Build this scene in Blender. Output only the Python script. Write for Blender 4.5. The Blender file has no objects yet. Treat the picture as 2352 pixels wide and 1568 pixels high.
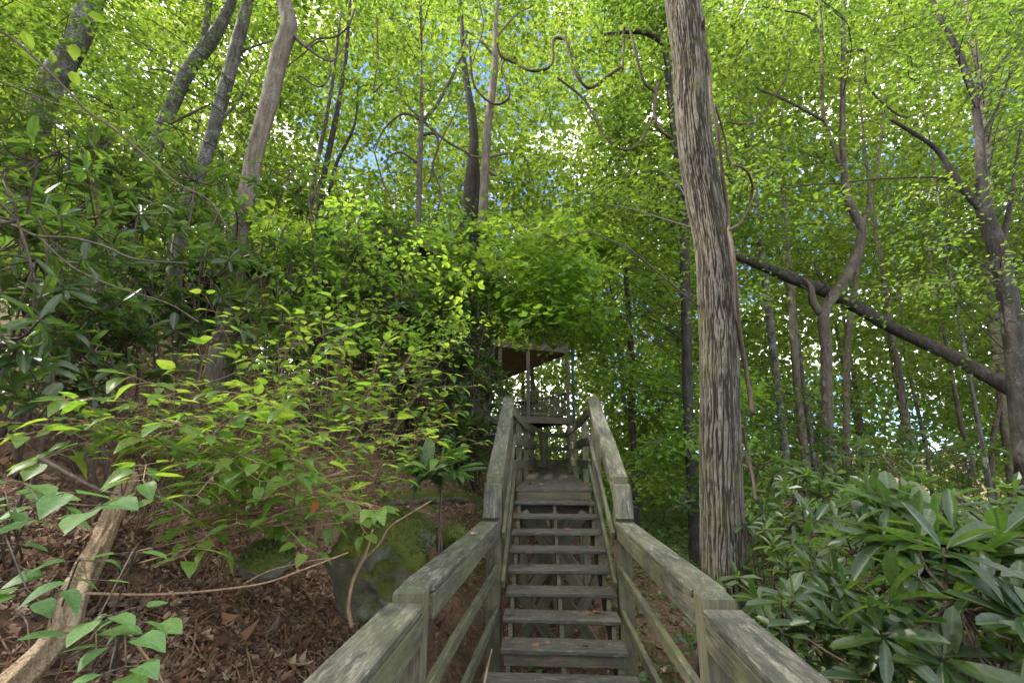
import bpy, math, random
import numpy as np
from mathutils import Vector, Matrix

# ------------------------------------------------------------------ camera, sky, sun, exposure
sc = bpy.context.scene
COL = sc.collection
rng = np.random.default_rng(7)
random.seed(7)
PI = math.pi
F_PX, PITCH, YAW, CAM_H = 1066.5, 0.2391, 0.0633, 1.80      # the photograph measured at 2352 x 1568
cam_d = bpy.data.cameras.new('camera')
cam_d.sensor_width = 36.0
cam_d.lens = 36.0 * F_PX / 2352.0
cam_d.clip_start = 0.05
cam_d.clip_end = 2000
cam = bpy.data.objects.new('camera', cam_d)
COL.objects.link(cam)
cam.location = (0, 0, CAM_H)
cam.rotation_euler = (PI / 2 + PITCH, 0, YAW)
sc.camera = cam

SUN_AZ, SUN_EL = math.radians(-92), math.radians(47)        # azimuth clockwise from +Y
world = bpy.data.worlds.new('World')
sc.world = world
world.use_nodes = True
wn, wl = world.node_tree.nodes, world.node_tree.links
wn.clear()
w_out = wn.new('ShaderNodeOutputWorld')
w_bg = wn.new('ShaderNodeBackground')
w_sky = wn.new('ShaderNodeTexSky')
w_sky.sky_type = 'NISHITA'
w_sky.sun_disc = False
w_sky.sun_elevation = SUN_EL
w_sky.sun_rotation = SUN_AZ
w_sky.air_density = 0.45
w_sky.dust_density = 0.6
w_sky.ozone_density = 5.0
w_bg.inputs['Strength'].default_value = 0.098
# fair-weather clouds mixed over the blue
w_tc = wn.new('ShaderNodeTexCoord')
w_map = wn.new('ShaderNodeMapping')
w_map.inputs['Scale'].default_value = (2.2, 2.2, 4.0)
w_map.inputs['Location'].default_value = (5.0, 15.0, 2.0)
w_noise = wn.new('ShaderNodeTexNoise')
w_noise.inputs['Scale'].default_value = 1.7
w_noise.inputs['Detail'].default_value = 6
w_ramp = wn.new('ShaderNodeValToRGB')
w_ramp.color_ramp.elements[0].position = 0.46
w_ramp.color_ramp.elements[1].position = 0.62
w_mix = wn.new('ShaderNodeMix')
w_mix.data_type = 'RGBA'
w_mix.inputs['B'].default_value = (11.0, 10.7, 10.2, 1)
wl.new(w_tc.outputs['Generated'], w_map.inputs['Vector'])
wl.new(w_map.outputs['Vector'], w_noise.inputs['Vector'])
wl.new(w_noise.outputs['Fac'], w_ramp.inputs['Fac'])
wl.new(w_ramp.outputs['Color'], w_mix.inputs['Factor'])
wl.new(w_sky.outputs['Color'], w_mix.inputs['A'])
wl.new(w_mix.outputs['Result'], w_bg.inputs['Color'])
wl.new(w_bg.outputs['Background'], w_out.inputs['Surface'])

sun_d = bpy.data.lights.new('sun', 'SUN')
sun_d.energy = 2.4
sun_d.angle = math.radians(2.5)
sun_d.color = (1.0, 0.94, 0.84)
sun = bpy.data.objects.new('sun', sun_d)
COL.objects.link(sun)
to_sun = Vector((math.sin(SUN_AZ) * math.cos(SUN_EL), math.cos(SUN_AZ) * math.cos(SUN_EL), math.sin(SUN_EL)))
sun.rotation_euler = to_sun.to_track_quat('Z', 'Y').to_euler()
sun.location = to_sun * 60

sc.view_settings.view_transform = 'Standard'
sc.view_settings.look = 'None'
sc.view_settings.exposure = 2.84
sc.view_settings.gamma = 1.0
sc.view_settings.use_curve_mapping = False
sc.cycles.max_bounces = 7
sc.cycles.diffuse_bounces = 5
sc.cycles.glossy_bounces = 2
sc.cycles.transmission_bounces = 5
sc.cycles.transparent_max_bounces = 4
sc.cycles.caustics_reflective = False
sc.cycles.caustics_refractive = False
sc.cycles.use_denoising = True

# ------------------------------------------------------------------ measuring the place
cp_, sp_, cy_, sy_ = math.cos(PITCH), math.sin(PITCH), math.cos(YAW), math.sin(YAW)

def ray(px, py):
    r, u = (px - 1176) / F_PX, (784 - py) / F_PX
    fw, z = cp_ - u * sp_, sp_ + u * cp_
    return np.array([r * cy_ - fw * sy_, r * sy_ + fw * cy_, z])

def at(px, py, d):
    """the place seen at (px, py) at d metres level distance ahead"""
    v = ray(px, py)
    s = d / (-v[0] * sy_ + v[1] * cy_)
    return np.array([0, 0, CAM_H]) + v * s

def pxm(px, py, d):
    """metres per photograph pixel there"""
    P = at(px, py, d)
    fw = -P[0] * sy_ + P[1] * cy_
    r = P[0] * cy_ + P[1] * sy_
    zo = fw * cp_ + (P[2] - CAM_H) * sp_
    return zo / F_PX * zo / math.hypot(zo, r)             # a round thing off the axis looks wider

def project(P):
    P = np.atleast_2d(P)
    x, y, z = P[:, 0], P[:, 1], P[:, 2] - CAM_H
    r, fw = x * cy_ + y * sy_, -x * sy_ + y * cy_
    zo, u = fw * cp_ + z * sp_, -fw * sp_ + z * cp_
    zs = np.where(zo > .05, zo, .05)
    return 1176 + F_PX * r / zs, 784 - F_PX * u / zs, zo

# ------------------------------------------------------------------ noise
_tab = np.random.default_rng(3).random(4096)

def _h(i, j, k):
    return _tab[(i * 73856093 ^ j * 19349663 ^ k * 83492791) & 4095]

def noise3(x, y, z):
    x, y, z = np.broadcast_arrays(np.asarray(x, float), np.asarray(y, float), np.asarray(z, float))
    xi, yi, zi = np.floor(x).astype(np.int64), np.floor(y).astype(np.int64), np.floor(z).astype(np.int64)
    fx, fy, fz = x - xi, y - yi, z - zi
    fx, fy, fz = [f * f * (3 - 2 * f) for f in (fx, fy, fz)]
    o = 0
    for a in (0, 1):
        for b in (0, 1):
            for c in (0, 1):
                o = o + _h(xi + a, yi + b, zi + c) * (fx if a else 1 - fx) * (fy if b else 1 - fy) * (fz if c else 1 - fz)
    return o

def fbm(x, y, z, n=3):
    o, a, s = 0, .5, 0
    for k in range(n):
        f = 2.03 ** k
        o = o + a * noise3(x * f + 17 * k, y * f + 5 * k, z * f + 9 * k)
        s += a
        a *= .5
    return o / s

def sm(t):
    t = np.clip(t, 0, 1)
    return t * t * (3 - 2 * t)

def G0(x, y):
    x, y = np.asarray(x, float), np.asarray(y, float)
    c = -.75 + 1.2 * sm((y - 4) / 6) + .9 * sm((y - 11) / 8)
    d = np.maximum(0, -.75 - x)
    far = sm((y - 8) / 6)
    cap = 3.8 * (1 - far) + 1.7 * far
    rise = cap * (1 - np.exp(-1.2 * d / cap)) + .32 * np.maximum(0, d - 4.5) * (1 - .75 * far)
    zr = -.5 - .03 * x - .16 * np.maximum(0, x - 10) - .03 * np.maximum(0, y - 16)
    zr = np.maximum(zr, -14 + .04 * y)
    w = sm((x - .8) / 2.4)
    return (c + rise) * (1 - w) + zr * w

def G(x, y):
    x, y = np.asarray(x, float), np.asarray(y, float)
    b = sm((-.5 - x) / 1.0)
    return G0(x, y) + (fbm(x * .9, y * .9, 0) - .5) * .28 * (.4 + .6 * b) + (fbm(x * 4, y * 4, 3) - .5) * .12 * (.5 + .8 * b)

def hit(px, py, far=40):
    v = ray(px, py)
    s = v / (-v[0] * sy_ + v[1] * cy_)
    for t in np.linspace(.6, far, 900):
        P = np.array([0, 0, CAM_H]) + s * t
        if P[2] < G(P[0], P[1]):
            return P
    return P

# ------------------------------------------------------------------ objects
def tag(o, label=None, cat=None, group=None, kind=None):
    for k, v in (('label', label), ('category', cat), ('group', group), ('kind', kind)):
        if v:
            o[k] = v
    return o

def mesh_np(name, V, F, smooth=False, attrs=None):
    """F: an (m, k) array or a list of such arrays"""
    me = bpy.data.meshes.new(name)
    V = np.asarray(V, np.float32)
    Fs = [np.asarray(f, np.int32) for f in (F if isinstance(F, list) else [F]) if len(f)]
    tot = np.concatenate([np.full(len(f), f.shape[1], np.int32) for f in Fs])
    idx = np.concatenate([f.ravel() for f in Fs])
    me.vertices.add(len(V))
    me.vertices.foreach_set('co', V.ravel())
    me.loops.add(len(idx))
    me.loops.foreach_set('vertex_index', idx)
    me.polygons.add(len(tot))
    st = np.zeros(len(tot), np.int32)
    st[1:] = np.cumsum(tot)[:-1]
    me.polygons.foreach_set('loop_start', st)
    me.polygons.foreach_set('loop_total', tot)
    me.polygons.foreach_set('use_smooth', np.full(len(tot), smooth, bool))
    for k, v in (attrs or {}).items():
        a = me.attributes.new(k, 'FLOAT', 'POINT')
        a.data.foreach_set('value', np.asarray(v, np.float32))
    me.update(calc_edges=True)
    return me

def link(name, me, mat=None, parent=None, loc=None):
    o = bpy.data.objects.new(name, me)
    COL.objects.link(o)
    if mat is not None and me is not None and not me.materials:
        me.materials.append(mat)
    if parent is not None:
        o.parent = parent
    if loc is not None:
        o.location = loc
    return o

def thing(name, label, cat, loc, group=None):
    o = bpy.data.objects.new(name, None)
    o.empty_display_size = .2
    COL.objects.link(o)
    o.location = [float(a) for a in loc]
    return tag(o, label, cat, group)

class Geo:
    """collects pieces that end up as one part"""
    def __init__(s):
        s.V, s.F, s.n, s.A = [], {}, 0, []
    def add(s, V, F, a=None):
        V = np.asarray(V, float)
        for f in (F if isinstance(F, list) else [F]):
            f = np.asarray(f, np.int64)
            if len(f):
                s.F.setdefault(f.shape[1], []).append(f + s.n)
        s.V.append(V)
        s.A.append(np.zeros(len(V)) if a is None else np.asarray(a, float))
        s.n += len(V)
    def mesh(s, name, off=(0, 0, 0), smooth=False, attr=None):
        V = np.concatenate(s.V) - np.asarray(off, float)
        F = [np.concatenate(f) for f in s.F.values()]
        return mesh_np(name, V, F, smooth, {attr: np.concatenate(s.A)} if attr else None)

def smooth_path(P, n):
    """Catmull-Rom through P (m, k) with n samples"""
    P = np.asarray(P, float)
    Q = np.vstack([2 * P[0] - P[1], P, 2 * P[-1] - P[-2]])
    seg = np.linalg.norm(np.diff(P[:, :3], axis=0), axis=1) + 1e-6
    c = np.concatenate([[0], np.cumsum(seg)])
    t = np.linspace(0, c[-1], n)
    i = np.clip(np.searchsorted(c, t, 'right') - 1, 0, len(P) - 2)
    u = ((t - c[i]) / seg[i])[:, None]
    a, b, d, e = Q[i], Q[i + 1], Q[i + 2], Q[i + 3]
    return .5 * (2 * b + (d - a) * u + (2 * a - 5 * b + 4 * d - e) * u ** 2 + (3 * b - a - 3 * d + e) * u ** 3)

def frames(P):
    T = np.gradient(P, axis=0)
    T /= np.linalg.norm(T, axis=1)[:, None] + 1e-9
    ref = np.array([1., 0, 0]) if abs(T[0][2]) > .8 else np.array([0, 0, 1.])
    A = np.zeros_like(P)
    a = ref - T[0] * np.dot(ref, T[0])
    for i in range(len(P)):
        a = a - T[i] * np.dot(a, T[i])
        a /= np.linalg.norm(a) + 1e-9
        A[i] = a
    return T, A, np.cross(T, A)

def tube(P, R, sides=8, wob=0, cap=True):
    P = np.asarray(P, float)
    R = np.asarray(R, float) * np.ones(len(P))
    T, A, B = frames(P)
    th = np.arange(sides) * 2 * PI / sides
    rr = R[:, None] * np.ones(sides)[None]
    if wob:
        k = 1.5 / max(R.mean(), .01)
        X = P[:, None, :] + R[:, None, None] * (A[:, None] * np.cos(th)[None, :, None] + B[:, None] * np.sin(th)[None, :, None])
        rr = rr * (1 + wob * 2 * (fbm(X[..., 0] * k * .6, X[..., 1] * k * .6, X[..., 2] * k * .25) - .5))
    V = P[:, None, :] + rr[..., None] * (A[:, None] * np.cos(th)[None, :, None] + B[:, None] * np.sin(th)[None, :, None])
    n = len(P)
    i, j = np.meshgrid(np.arange(n - 1), np.arange(sides), indexing='ij')
    j2 = (j + 1) % sides
    F = np.stack([i * sides + j, i * sides + j2, (i + 1) * sides + j2, (i + 1) * sides + j], -1).reshape(-1, 4)
    V = V.reshape(-1, 3)
    Fs = [F]
    if cap:
        V = np.vstack([V, P[0], P[-1]])
        a, b = n * sides, n * sides + 1
        jj = np.arange(sides)
        Fs.append(np.concatenate([np.stack([np.full(sides, a), (jj + 1) % sides, jj], -1),
                                  np.stack([np.full(sides, b), (n - 1) * sides + jj, (n - 1) * sides + (jj + 1) % sides], -1)]))
    return V, Fs

def basis(d, n):
    """rotation matrices (m,3,3): rows are the world directions of leaf x, y (tip), z (face)"""
    d = d / (np.linalg.norm(d, axis=1)[:, None] + 1e-9)
    x = np.cross(d, n)
    x /= np.linalg.norm(x, axis=1)[:, None] + 1e-9
    return np.stack([x, d, np.cross(x, d)], 1)

def scatter(tmpl, pos, R, s):
    """copies of a leaf template (V, [faces]) as one set of arrays"""
    TV, TF = tmpl
    m, k = len(pos), len(TV)
    S = np.asarray(s, float)
    S = S.reshape(m, 1, -1) if S.ndim > 1 else S.reshape(m, 1, 1)
    V = np.einsum('mkj,mji->mki', TV[None] * S, R) + pos[:, None, :]
    off = (np.arange(m) * k)
    return V.reshape(-1, 3), [(f[None] + off[:, None, None]).reshape(-1, f.shape[1]) for f in TF]

def unit(v):
    return v / (np.linalg.norm(v, axis=-1, keepdims=True) + 1e-9)

# ------------------------------------------------------------------ leaf templates (length 1 along y)
def tm(V, F):
    return np.array(V, float), [np.array(f, int) for f in F]

LEAF_OVAL = tm([(0, 0, 0), (.30, .28, .05), (.27, .65, .03), (0, 1, -.10), (-.27, .65, .03), (-.30, .28, .05)],
               [[(0, 1, 2, 3), (0, 3, 4, 5)]])
LEAF_MAPLE = tm([(0, 0, 0), (.34, .02, .03), (.56, .46, .02), (.24, .50, .05), (0, 1.0, -.1), (-.24, .50, .05), (-.56, .46, .02), (-.34, .02, .03)],
                [[(0, 1, 2, 3, 4), (0, 4, 5, 6, 7)]])
LEAF_DRY = [tm([(0, 0, 0), (.20, .22, .06 * q), (.13, .42, .02), (.33, .58, .14 * q), (.10, .80, -.03), (0, 1, .10 * q), (-.10, .80, .02), (-.30, .60, .16 * q), (-.12, .42, 0), (-.22, .25, .09 * q)],
                [[(0, 1, 2, 8, 9), (2, 3, 4, 6, 8)], [(6, 7, 8), (4, 5, 6)]]) for q in (1, -1, 1.8, .5)]
LEAF_FAR = tm([(0, 0, 0), (.36, .5, .06), (0, 1, -.1), (-.36, .5, .06)], [[(0, 1, 2), (0, 2, 3)]])

def blade(ws, ys, fold, droop, teeth=0.0, side=1, wave=0.0):
    """a leaf with a folded midrib: rows across, drooping along its length"""
    V, A = [], []
    for i, (w, y) in enumerate(zip(ws, ys)):
        z = -droop * y * y
        tw = w * (1 + (teeth if i % 2 else -teeth))
        wv = wave * math.sin(i * 1.9 + side)
        for k in ((-1, -.5, 0, .5, 1) if w > 1e-4 else (0,)):
            V.append((tw * k, y, z + fold * abs(k) * w + (wv if abs(k) == 1 else 0)))
            A.append(abs(k) * w)
    F3, F4, base = [], [], 0
    cnt = [5 if w > 1e-4 else 1 for w in ws]
    st = np.concatenate([[0], np.cumsum(cnt)])
    for i in range(len(ws) - 1):
        a, b = st[i], st[i + 1]
        if cnt[i] == 1:
            F3 += [(a, b + q + 1, b + q) for q in range(4)]
        elif cnt[i + 1] == 1:
            F3 += [(a + q, a + q + 1, b) for q in range(4)]
        else:
            F4 += [(a + q, a + q + 1, b + q + 1, b + q) for q in range(4)]
    return np.array(V, float), [np.array(f) for f in (F3, F4) if f], np.array(A)

RHODO = [blade([0, .09, .145, .15, .105, 0], [0, .2, .45, .68, .88, 1.0], .35, dr, 0, i, .004) for i, dr in enumerate((.05, .16, .28, -.06))]
RHODO_LOW = (np.array([(0, 0, 0), (.13, .3, .04), (.165, .68, .03), (0, 1, -.12), (-.165, .68, .03), (-.13, .3, .04)], float), [np.array([(0, 1, 2, 3), (0, 3, 4, 5)])])
HYDR = [blade([0, .25, .31, .28, .19, .08, 0], [0, .1, .3, .52, .72, .88, 1.0], .16, dr, .05, i, .012) for i, dr in enumerate((.08, .2, .34))]
SAPL = [blade([0, .33, .41, .36, .24, .10, 0], [0, .08, .27, .5, .72, .88, 1.0], .14, dr, .04, i, .012) for i, dr in enumerate((.1, .22, .32))]
DRY = [blade([0, .16, .30, .17, .33, .16, 0], [0, .18, .34, .5, .66, .84, 1.0], fo, dr, .0, i, .09) for i, (fo, dr) in enumerate(((.3, .2), (.6, -.25), (-.3, .45), (.15, .1)))]

# ------------------------------------------------------------------ materials
def new_mat(name):
    m = bpy.data.materials.new(name)
    m.use_nodes = True
    nt = m.node_tree
    nt.nodes.clear()
    out = nt.nodes.new('ShaderNodeOutputMaterial')
    return m, nt, nt.nodes, nt.links, out

def N(nodes, t, **kw):
    n = nodes.new(t)
    for k, v in kw.items():
        if k in n.inputs.keys():
            n.inputs[k].default_value = v
        else:
            setattr(n, k, v)
    return n

def ramp(nodes, stops):
    r = nodes.new('ShaderNodeValToRGB')
    e = r.color_ramp.elements
    while len(e) < len(stops):
        e.new(.5)
    for q, (p, c) in zip(e, stops):
        q.position = p
        q.color = (*c, 1) if len(c) == 3 else c
    return r

def leaf_mat(name, cols, trans, fac=.45, rough=.5, per='island', vein=None, spec=.4):
    """two-sided leaf: reflects cols, passes light through in trans; colour differs leaf by leaf"""
    m, nt, nd, lk, out = new_mat(name)
    if per == 'island':
        src = N(nd, 'ShaderNodeNewGeometry').outputs['Random Per Island']
    elif per == 'spray':                                    # leaves of one spray are of one tone
        a1 = N(nd, 'ShaderNodeAttribute', attribute_name='tone')
        a2 = N(nd, 'ShaderNodeMix', data_type='FLOAT')
        a2.inputs['Factor'].default_value = .35
        lk.new(a1.outputs['Fac'], a2.inputs['A'])
        lk.new(N(nd, 'ShaderNodeNewGeometry').outputs['Random Per Island'], a2.inputs['B'])
        src = a2.outputs['Result']
    else:
        src = N(nd, 'ShaderNodeObjectInfo').outputs['Random']
    n = len(cols)
    r1 = ramp(nd, [(i / max(1, n - 1), c) for i, c in enumerate(cols)])
    r2 = ramp(nd, [(i / max(1, len(trans) - 1), c) for i, c in enumerate(trans)])
    lk.new(src, r1.inputs['Fac'])
    lk.new(src, r2.inputs['Fac'])
    c1, c2 = r1.outputs['Color'], r2.outputs['Color']
    if vein:
        al = N(nd, 'ShaderNodeAttribute', attribute_name='along')
        am = N(nd, 'ShaderNodeAttribute', attribute_name='mid')
        e1 = N(nd, 'ShaderNodeMath', operation='MULTIPLY_ADD')
        e1.inputs[1].default_value = -.9
        lk.new(am.outputs['Fac'], e1.inputs[0])
        lk.new(al.outputs['Fac'], e1.inputs[2])
        e2 = N(nd, 'ShaderNodeMath', operation='MULTIPLY')
        e2.inputs[1].default_value = 52.0
        lk.new(e1.outputs['Value'], e2.inputs[0])
        e3 = N(nd, 'ShaderNodeMath', operation='SINE')
        lk.new(e2.outputs['Value'], e3.inputs[0])
        oc = N(nd, 'ShaderNodeTexCoord')
        oi = N(nd, 'ShaderNodeObjectInfo')
        sv = N(nd, 'ShaderNodeVectorMath', operation='SCALE')
        sv.inputs[0].default_value = (17.0, 9.0, 5.0)
        lk.new(oi.outputs['Random'], sv.inputs['Scale'])
        av = N(nd, 'ShaderNodeVectorMath', operation='ADD')
        lk.new(oc.outputs['Object'], av.inputs[0])
        lk.new(sv.outputs['Vector'], av.inputs[1])
        mo = N(nd, 'ShaderNodeTexNoise', Scale=7.0, Detail=5.0, Roughness=.7)
        lk.new(av.outputs['Vector'], mo.inputs['Vector'])
        mr = N(nd, 'ShaderNodeMapRange')
        mr.inputs['From Min'].default_value, mr.inputs['From Max'].default_value = .3, .7
        mr.inputs['To Min'].default_value, mr.inputs['To Max'].default_value = .62, 1.3
        lk.new(mo.outputs['Fac'], mr.inputs['Value'])
        sn = N(nd, 'ShaderNodeMath', operation='MULTIPLY_ADD')
        sn.inputs[1].default_value = .09
        lk.new(e3.outputs['Value'], sn.inputs[0])
        lk.new(mr.outputs['Result'], sn.inputs[2])
        sp2 = ramp(nd, [(.72, (0, 0, 0)), (.76, (.8, .8, .8))])
        lk.new(mo.outputs['Fac'], sp2.inputs['Fac'])
        oo = []
        for c in (c1, c2):
            vs = N(nd, 'ShaderNodeVectorMath', operation='SCALE')
            lk.new(c, vs.inputs[0])
            lk.new(sn.outputs['Value'], vs.inputs['Scale'])
            mb = N(nd, 'ShaderNodeMix', data_type='RGBA')
            mb.inputs['B'].default_value = (.16, .10, .03, 1)
            lk.new(sp2.outputs['Color'], mb.inputs['Factor'])
            lk.new(vs.outputs['Vector'], mb.inputs['A'])
            oo.append(mb.outputs['Result'])
        c1, c2 = oo
        at_ = N(nd, 'ShaderNodeAttribute', attribute_name='mid')
        mp = N(nd, 'ShaderNodeMapRange')
        mp.inputs['From Min'].default_value = .004
        mp.inputs['From Max'].default_value = .028
        lk.new(at_.outputs['Fac'], mp.inputs['Value'])
        o = []
        for c, v in ((c1, vein[0]), (c2, vein[1])):
            mx = N(nd, 'ShaderNodeMix', data_type='RGBA')
            mx.inputs['A'].default_value = (*v, 1)
            lk.new(mp.outputs['Result'], mx.inputs['Factor'])
            lk.new(c, mx.inputs['B'])
            o.append(mx.outputs['Result'])
        c1, c2 = o
    p = N(nd, 'ShaderNodeBsdfPrincipled')
    p.inputs['Roughness'].default_value = rough
    p.inputs['Specular IOR Level'].default_value = spec
    t = N(nd, 'ShaderNodeBsdfTranslucent')
    mx = N(nd, 'ShaderNodeMixShader')
    mx.inputs['Fac'].default_value = fac
    lk.new(c1, p.inputs['Base Color'])
    lk.new(c2, t.inputs['Color'])
    lk.new(p.outputs['BSDF'], mx.inputs[1])
    lk.new(t.outputs['BSDF'], mx.inputs[2])
    lk.new(mx.outputs['Shader'], out.inputs['Surface'])
    return m

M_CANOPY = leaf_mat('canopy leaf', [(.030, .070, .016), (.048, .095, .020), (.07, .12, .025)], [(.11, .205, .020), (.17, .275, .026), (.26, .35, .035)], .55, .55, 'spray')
M_CANOPY_Y = leaf_mat('yellower canopy leaf', [(.042, .088, .018), (.062, .112, .022), (.09, .135, .028)], [(.15, .245, .026), (.225, .315, .034), (.32, .39, .045)], .6, .55, 'spray')  # yellower and lighter in colour than the other canopy leaf
M_MAPLE = leaf_mat('young maple leaf', [(.075, .165, .026), (.10, .195, .03), (.13, .21, .035)], [(.26, .46, .035), (.33, .52, .04), (.42, .55, .05)], .5, .5, 'spray')
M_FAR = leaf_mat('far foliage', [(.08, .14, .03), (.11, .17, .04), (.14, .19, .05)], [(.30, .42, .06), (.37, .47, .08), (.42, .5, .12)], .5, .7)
M_COVER = leaf_mat('ground cover leaf', [(.065, .125, .04), (.09, .155, .05), (.11, .17, .055)], [(.24, .42, .06), (.32, .5, .08)], .42, .5)
M_RHODO = leaf_mat('rhododendron leaf', [(.018, .040, .014), (.028, .056, .017), (.042, .075, .02)], [(.10, .22, .025), (.15, .28, .03), (.21, .32, .035)], .36, .36, 'object', ((.08, .105, .04), (.05, .10, .02)), .5)
M_RHODO_I = leaf_mat('rhododendron thicket leaf', [(.028, .052, .018), (.042, .072, .022), (.058, .092, .026)], [(.13, .25, .03), (.20, .32, .035)], .4, .42, 'island', None, .55)
M_HYDR = leaf_mat('hydrangea leaf', [(.07, .15, .026), (.095, .175, .03), (.125, .185, .032)], [(.26, .48, .04), (.34, .53, .045), (.44, .54, .055)], .5, .4, 'object', ((.12, .2, .05), (.25, .4, .03)))
M_SAPL = leaf_mat('broad sapling leaf', [(.065, .14, .035), (.085, .17, .045), (.10, .18, .04)], [(.20, .42, .10), (.26, .48, .10)], .35, .5, 'object', ((.10, .18, .09), (.18, .34, .08)))
M_FERN = leaf_mat('fern', [(.06, .15, .05), (.08, .18, .06)], [(.2, .45, .1), (.25, .48, .1)], .4, .6)
M_DRY = leaf_mat('dry leaf', [(.06, .032, .02), (.15, .08, .048), (.24, .145, .09), (.10, .045, .026), (.36, .26, .17), (.08, .045, .03), (.20, .10, .05)], [(.2, .08, .03), (.25, .12, .05)], .12, .75)
M_DRY_O = leaf_mat('dry leaf single', [(.14, .075, .04), (.24, .13, .07), (.30, .10, .03), (.34, .25, .16), (.18, .07, .04)], [(.3, .1, .03), (.35, .2, .08)], .15, .7, 'object')
M_RED = leaf_mat('orange dead leaf', [(.30, .07, .02), (.34, .09, .02)], [(.6, .13, .02), (.6, .2, .02)], .4, .6)
M_YEL = leaf_mat('yellowed leaf', [(.40, .33, .04), (.45, .38, .05)], [(.6, .5, .05), (.6, .5, .05)], .4, .6)

def bark_mat(name, dark, light, lichen, lich=.5, scale=1.0, warm=None, bump=.02, streak=(9, 9, 1.6)):
    m, nt, nd, lk, out = new_mat(name)
    tc = N(nd, 'ShaderNodeTexCoord')
    mp = N(nd, 'ShaderNodeMapping')
    mp.inputs['Scale'].default_value = [a * scale for a in streak]
    lk.new(tc.outputs['Object'], mp.inputs['Vector'])
    n1 = N(nd, 'ShaderNodeTexNoise', Scale=2.2, Detail=7.0, Roughness=.65)
    lk.new(mp.outputs['Vector'], n1.inputs['Vector'])
    n2 = N(nd, 'ShaderNodeTexNoise', Scale=3.0, Detail=5.0, Roughness=.7)
    lk.new(tc.outputs['Object'], n2.inputs['Vector'])
    n3 = N(nd, 'ShaderNodeTexNoise', Scale=38.0, Detail=3.0, Roughness=.7)
    lk.new(tc.outputs['Object'], n3.inputs['Vector'])
    r1 = ramp(nd, [(.34, dark), (.52, tuple((a + b) / 2 for a, b in zip(dark, light))), (.66, light)])
    lk.new(n1.outputs['Fac'], r1.inputs['Fac'])
    col = r1.outputs['Color']
    mul = N(nd, 'ShaderNodeMath', operation='MULTIPLY')
    lk.new(n2.outputs['Fac'], mul.inputs[0])
    lk.new(n3.outputs['Fac'], mul.inputs[1])
    r2 = ramp(nd, [(.26, (0, 0, 0)), (.36, (lich, lich, lich))])
    lk.new(mul.outputs['Value'], r2.inputs['Fac'])
    mx = N(nd, 'ShaderNodeMix', data_type='RGBA')
    mx.inputs['B'].default_value = (*lichen, 1)
    lk.new(r2.outputs['Color'], mx.inputs['Factor'])
    lk.new(col, mx.inputs['A'])
    p = N(nd, 'ShaderNodeBsdfPrincipled', Roughness=.85)
    p.inputs['Specular IOR Level'].default_value = .25
    lk.new(mx.outputs['Result'], p.inputs['Base Color'])
    b = N(nd, 'ShaderNodeBump', Strength=.9, Distance=bump)
    ad = N(nd, 'ShaderNodeMath', operation='MULTIPLY_ADD')
    ad.inputs[1].default_value = .25
    lk.new(n3.outputs['Fac'], ad.inputs[0])
    lk.new(n1.outputs['Fac'], ad.inputs[2])
    lk.new(ad.outputs['Value'], b.inputs['Height'])
    lk.new(b.outputs['Normal'], p.inputs['Normal'])
    lk.new(p.outputs['BSDF'], out.inputs['Surface'])
    return m

M_BARK_G = bark_mat('grey lichen bark', (.035, .031, .026), (.125, .115, .097), (.32, .34, .31), .65)
M_BARK_B = bark_mat('brown bark', (.035, .027, .021), (.105, .083, .062), (.22, .22, .18), .3)
M_BARK_D = bark_mat('dark bark', (.016, .013, .011), (.05, .041, .033), (.15, .155, .13), .3)
M_BARK_T = bark_mat('tan bark', (.06, .046, .033), (.175, .145, .11), (.27, .26, .22), .35)
M_VINE = bark_mat('vine bark', (.035, .024, .018), (.10, .07, .05), (.14, .12, .10), .2, 3.0, bump=.006)
M_TWIG = bark_mat('twig bark', (.045, .033, .024), (.11, .085, .06), (.25, .24, .2), .3, 4.0, bump=.003)
M_CANE = bark_mat('cane bark', (.13, .075, .04), (.30, .20, .12), (.3, .25, .18), .2, 4.0, bump=.002)
M_DRIFT = bark_mat('weathered log wood', (.14, .085, .045), (.44, .33, .21), (.50, .42, .31), .3, 1.6, bump=.02, streak=(22, 22, 2.0))

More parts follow.
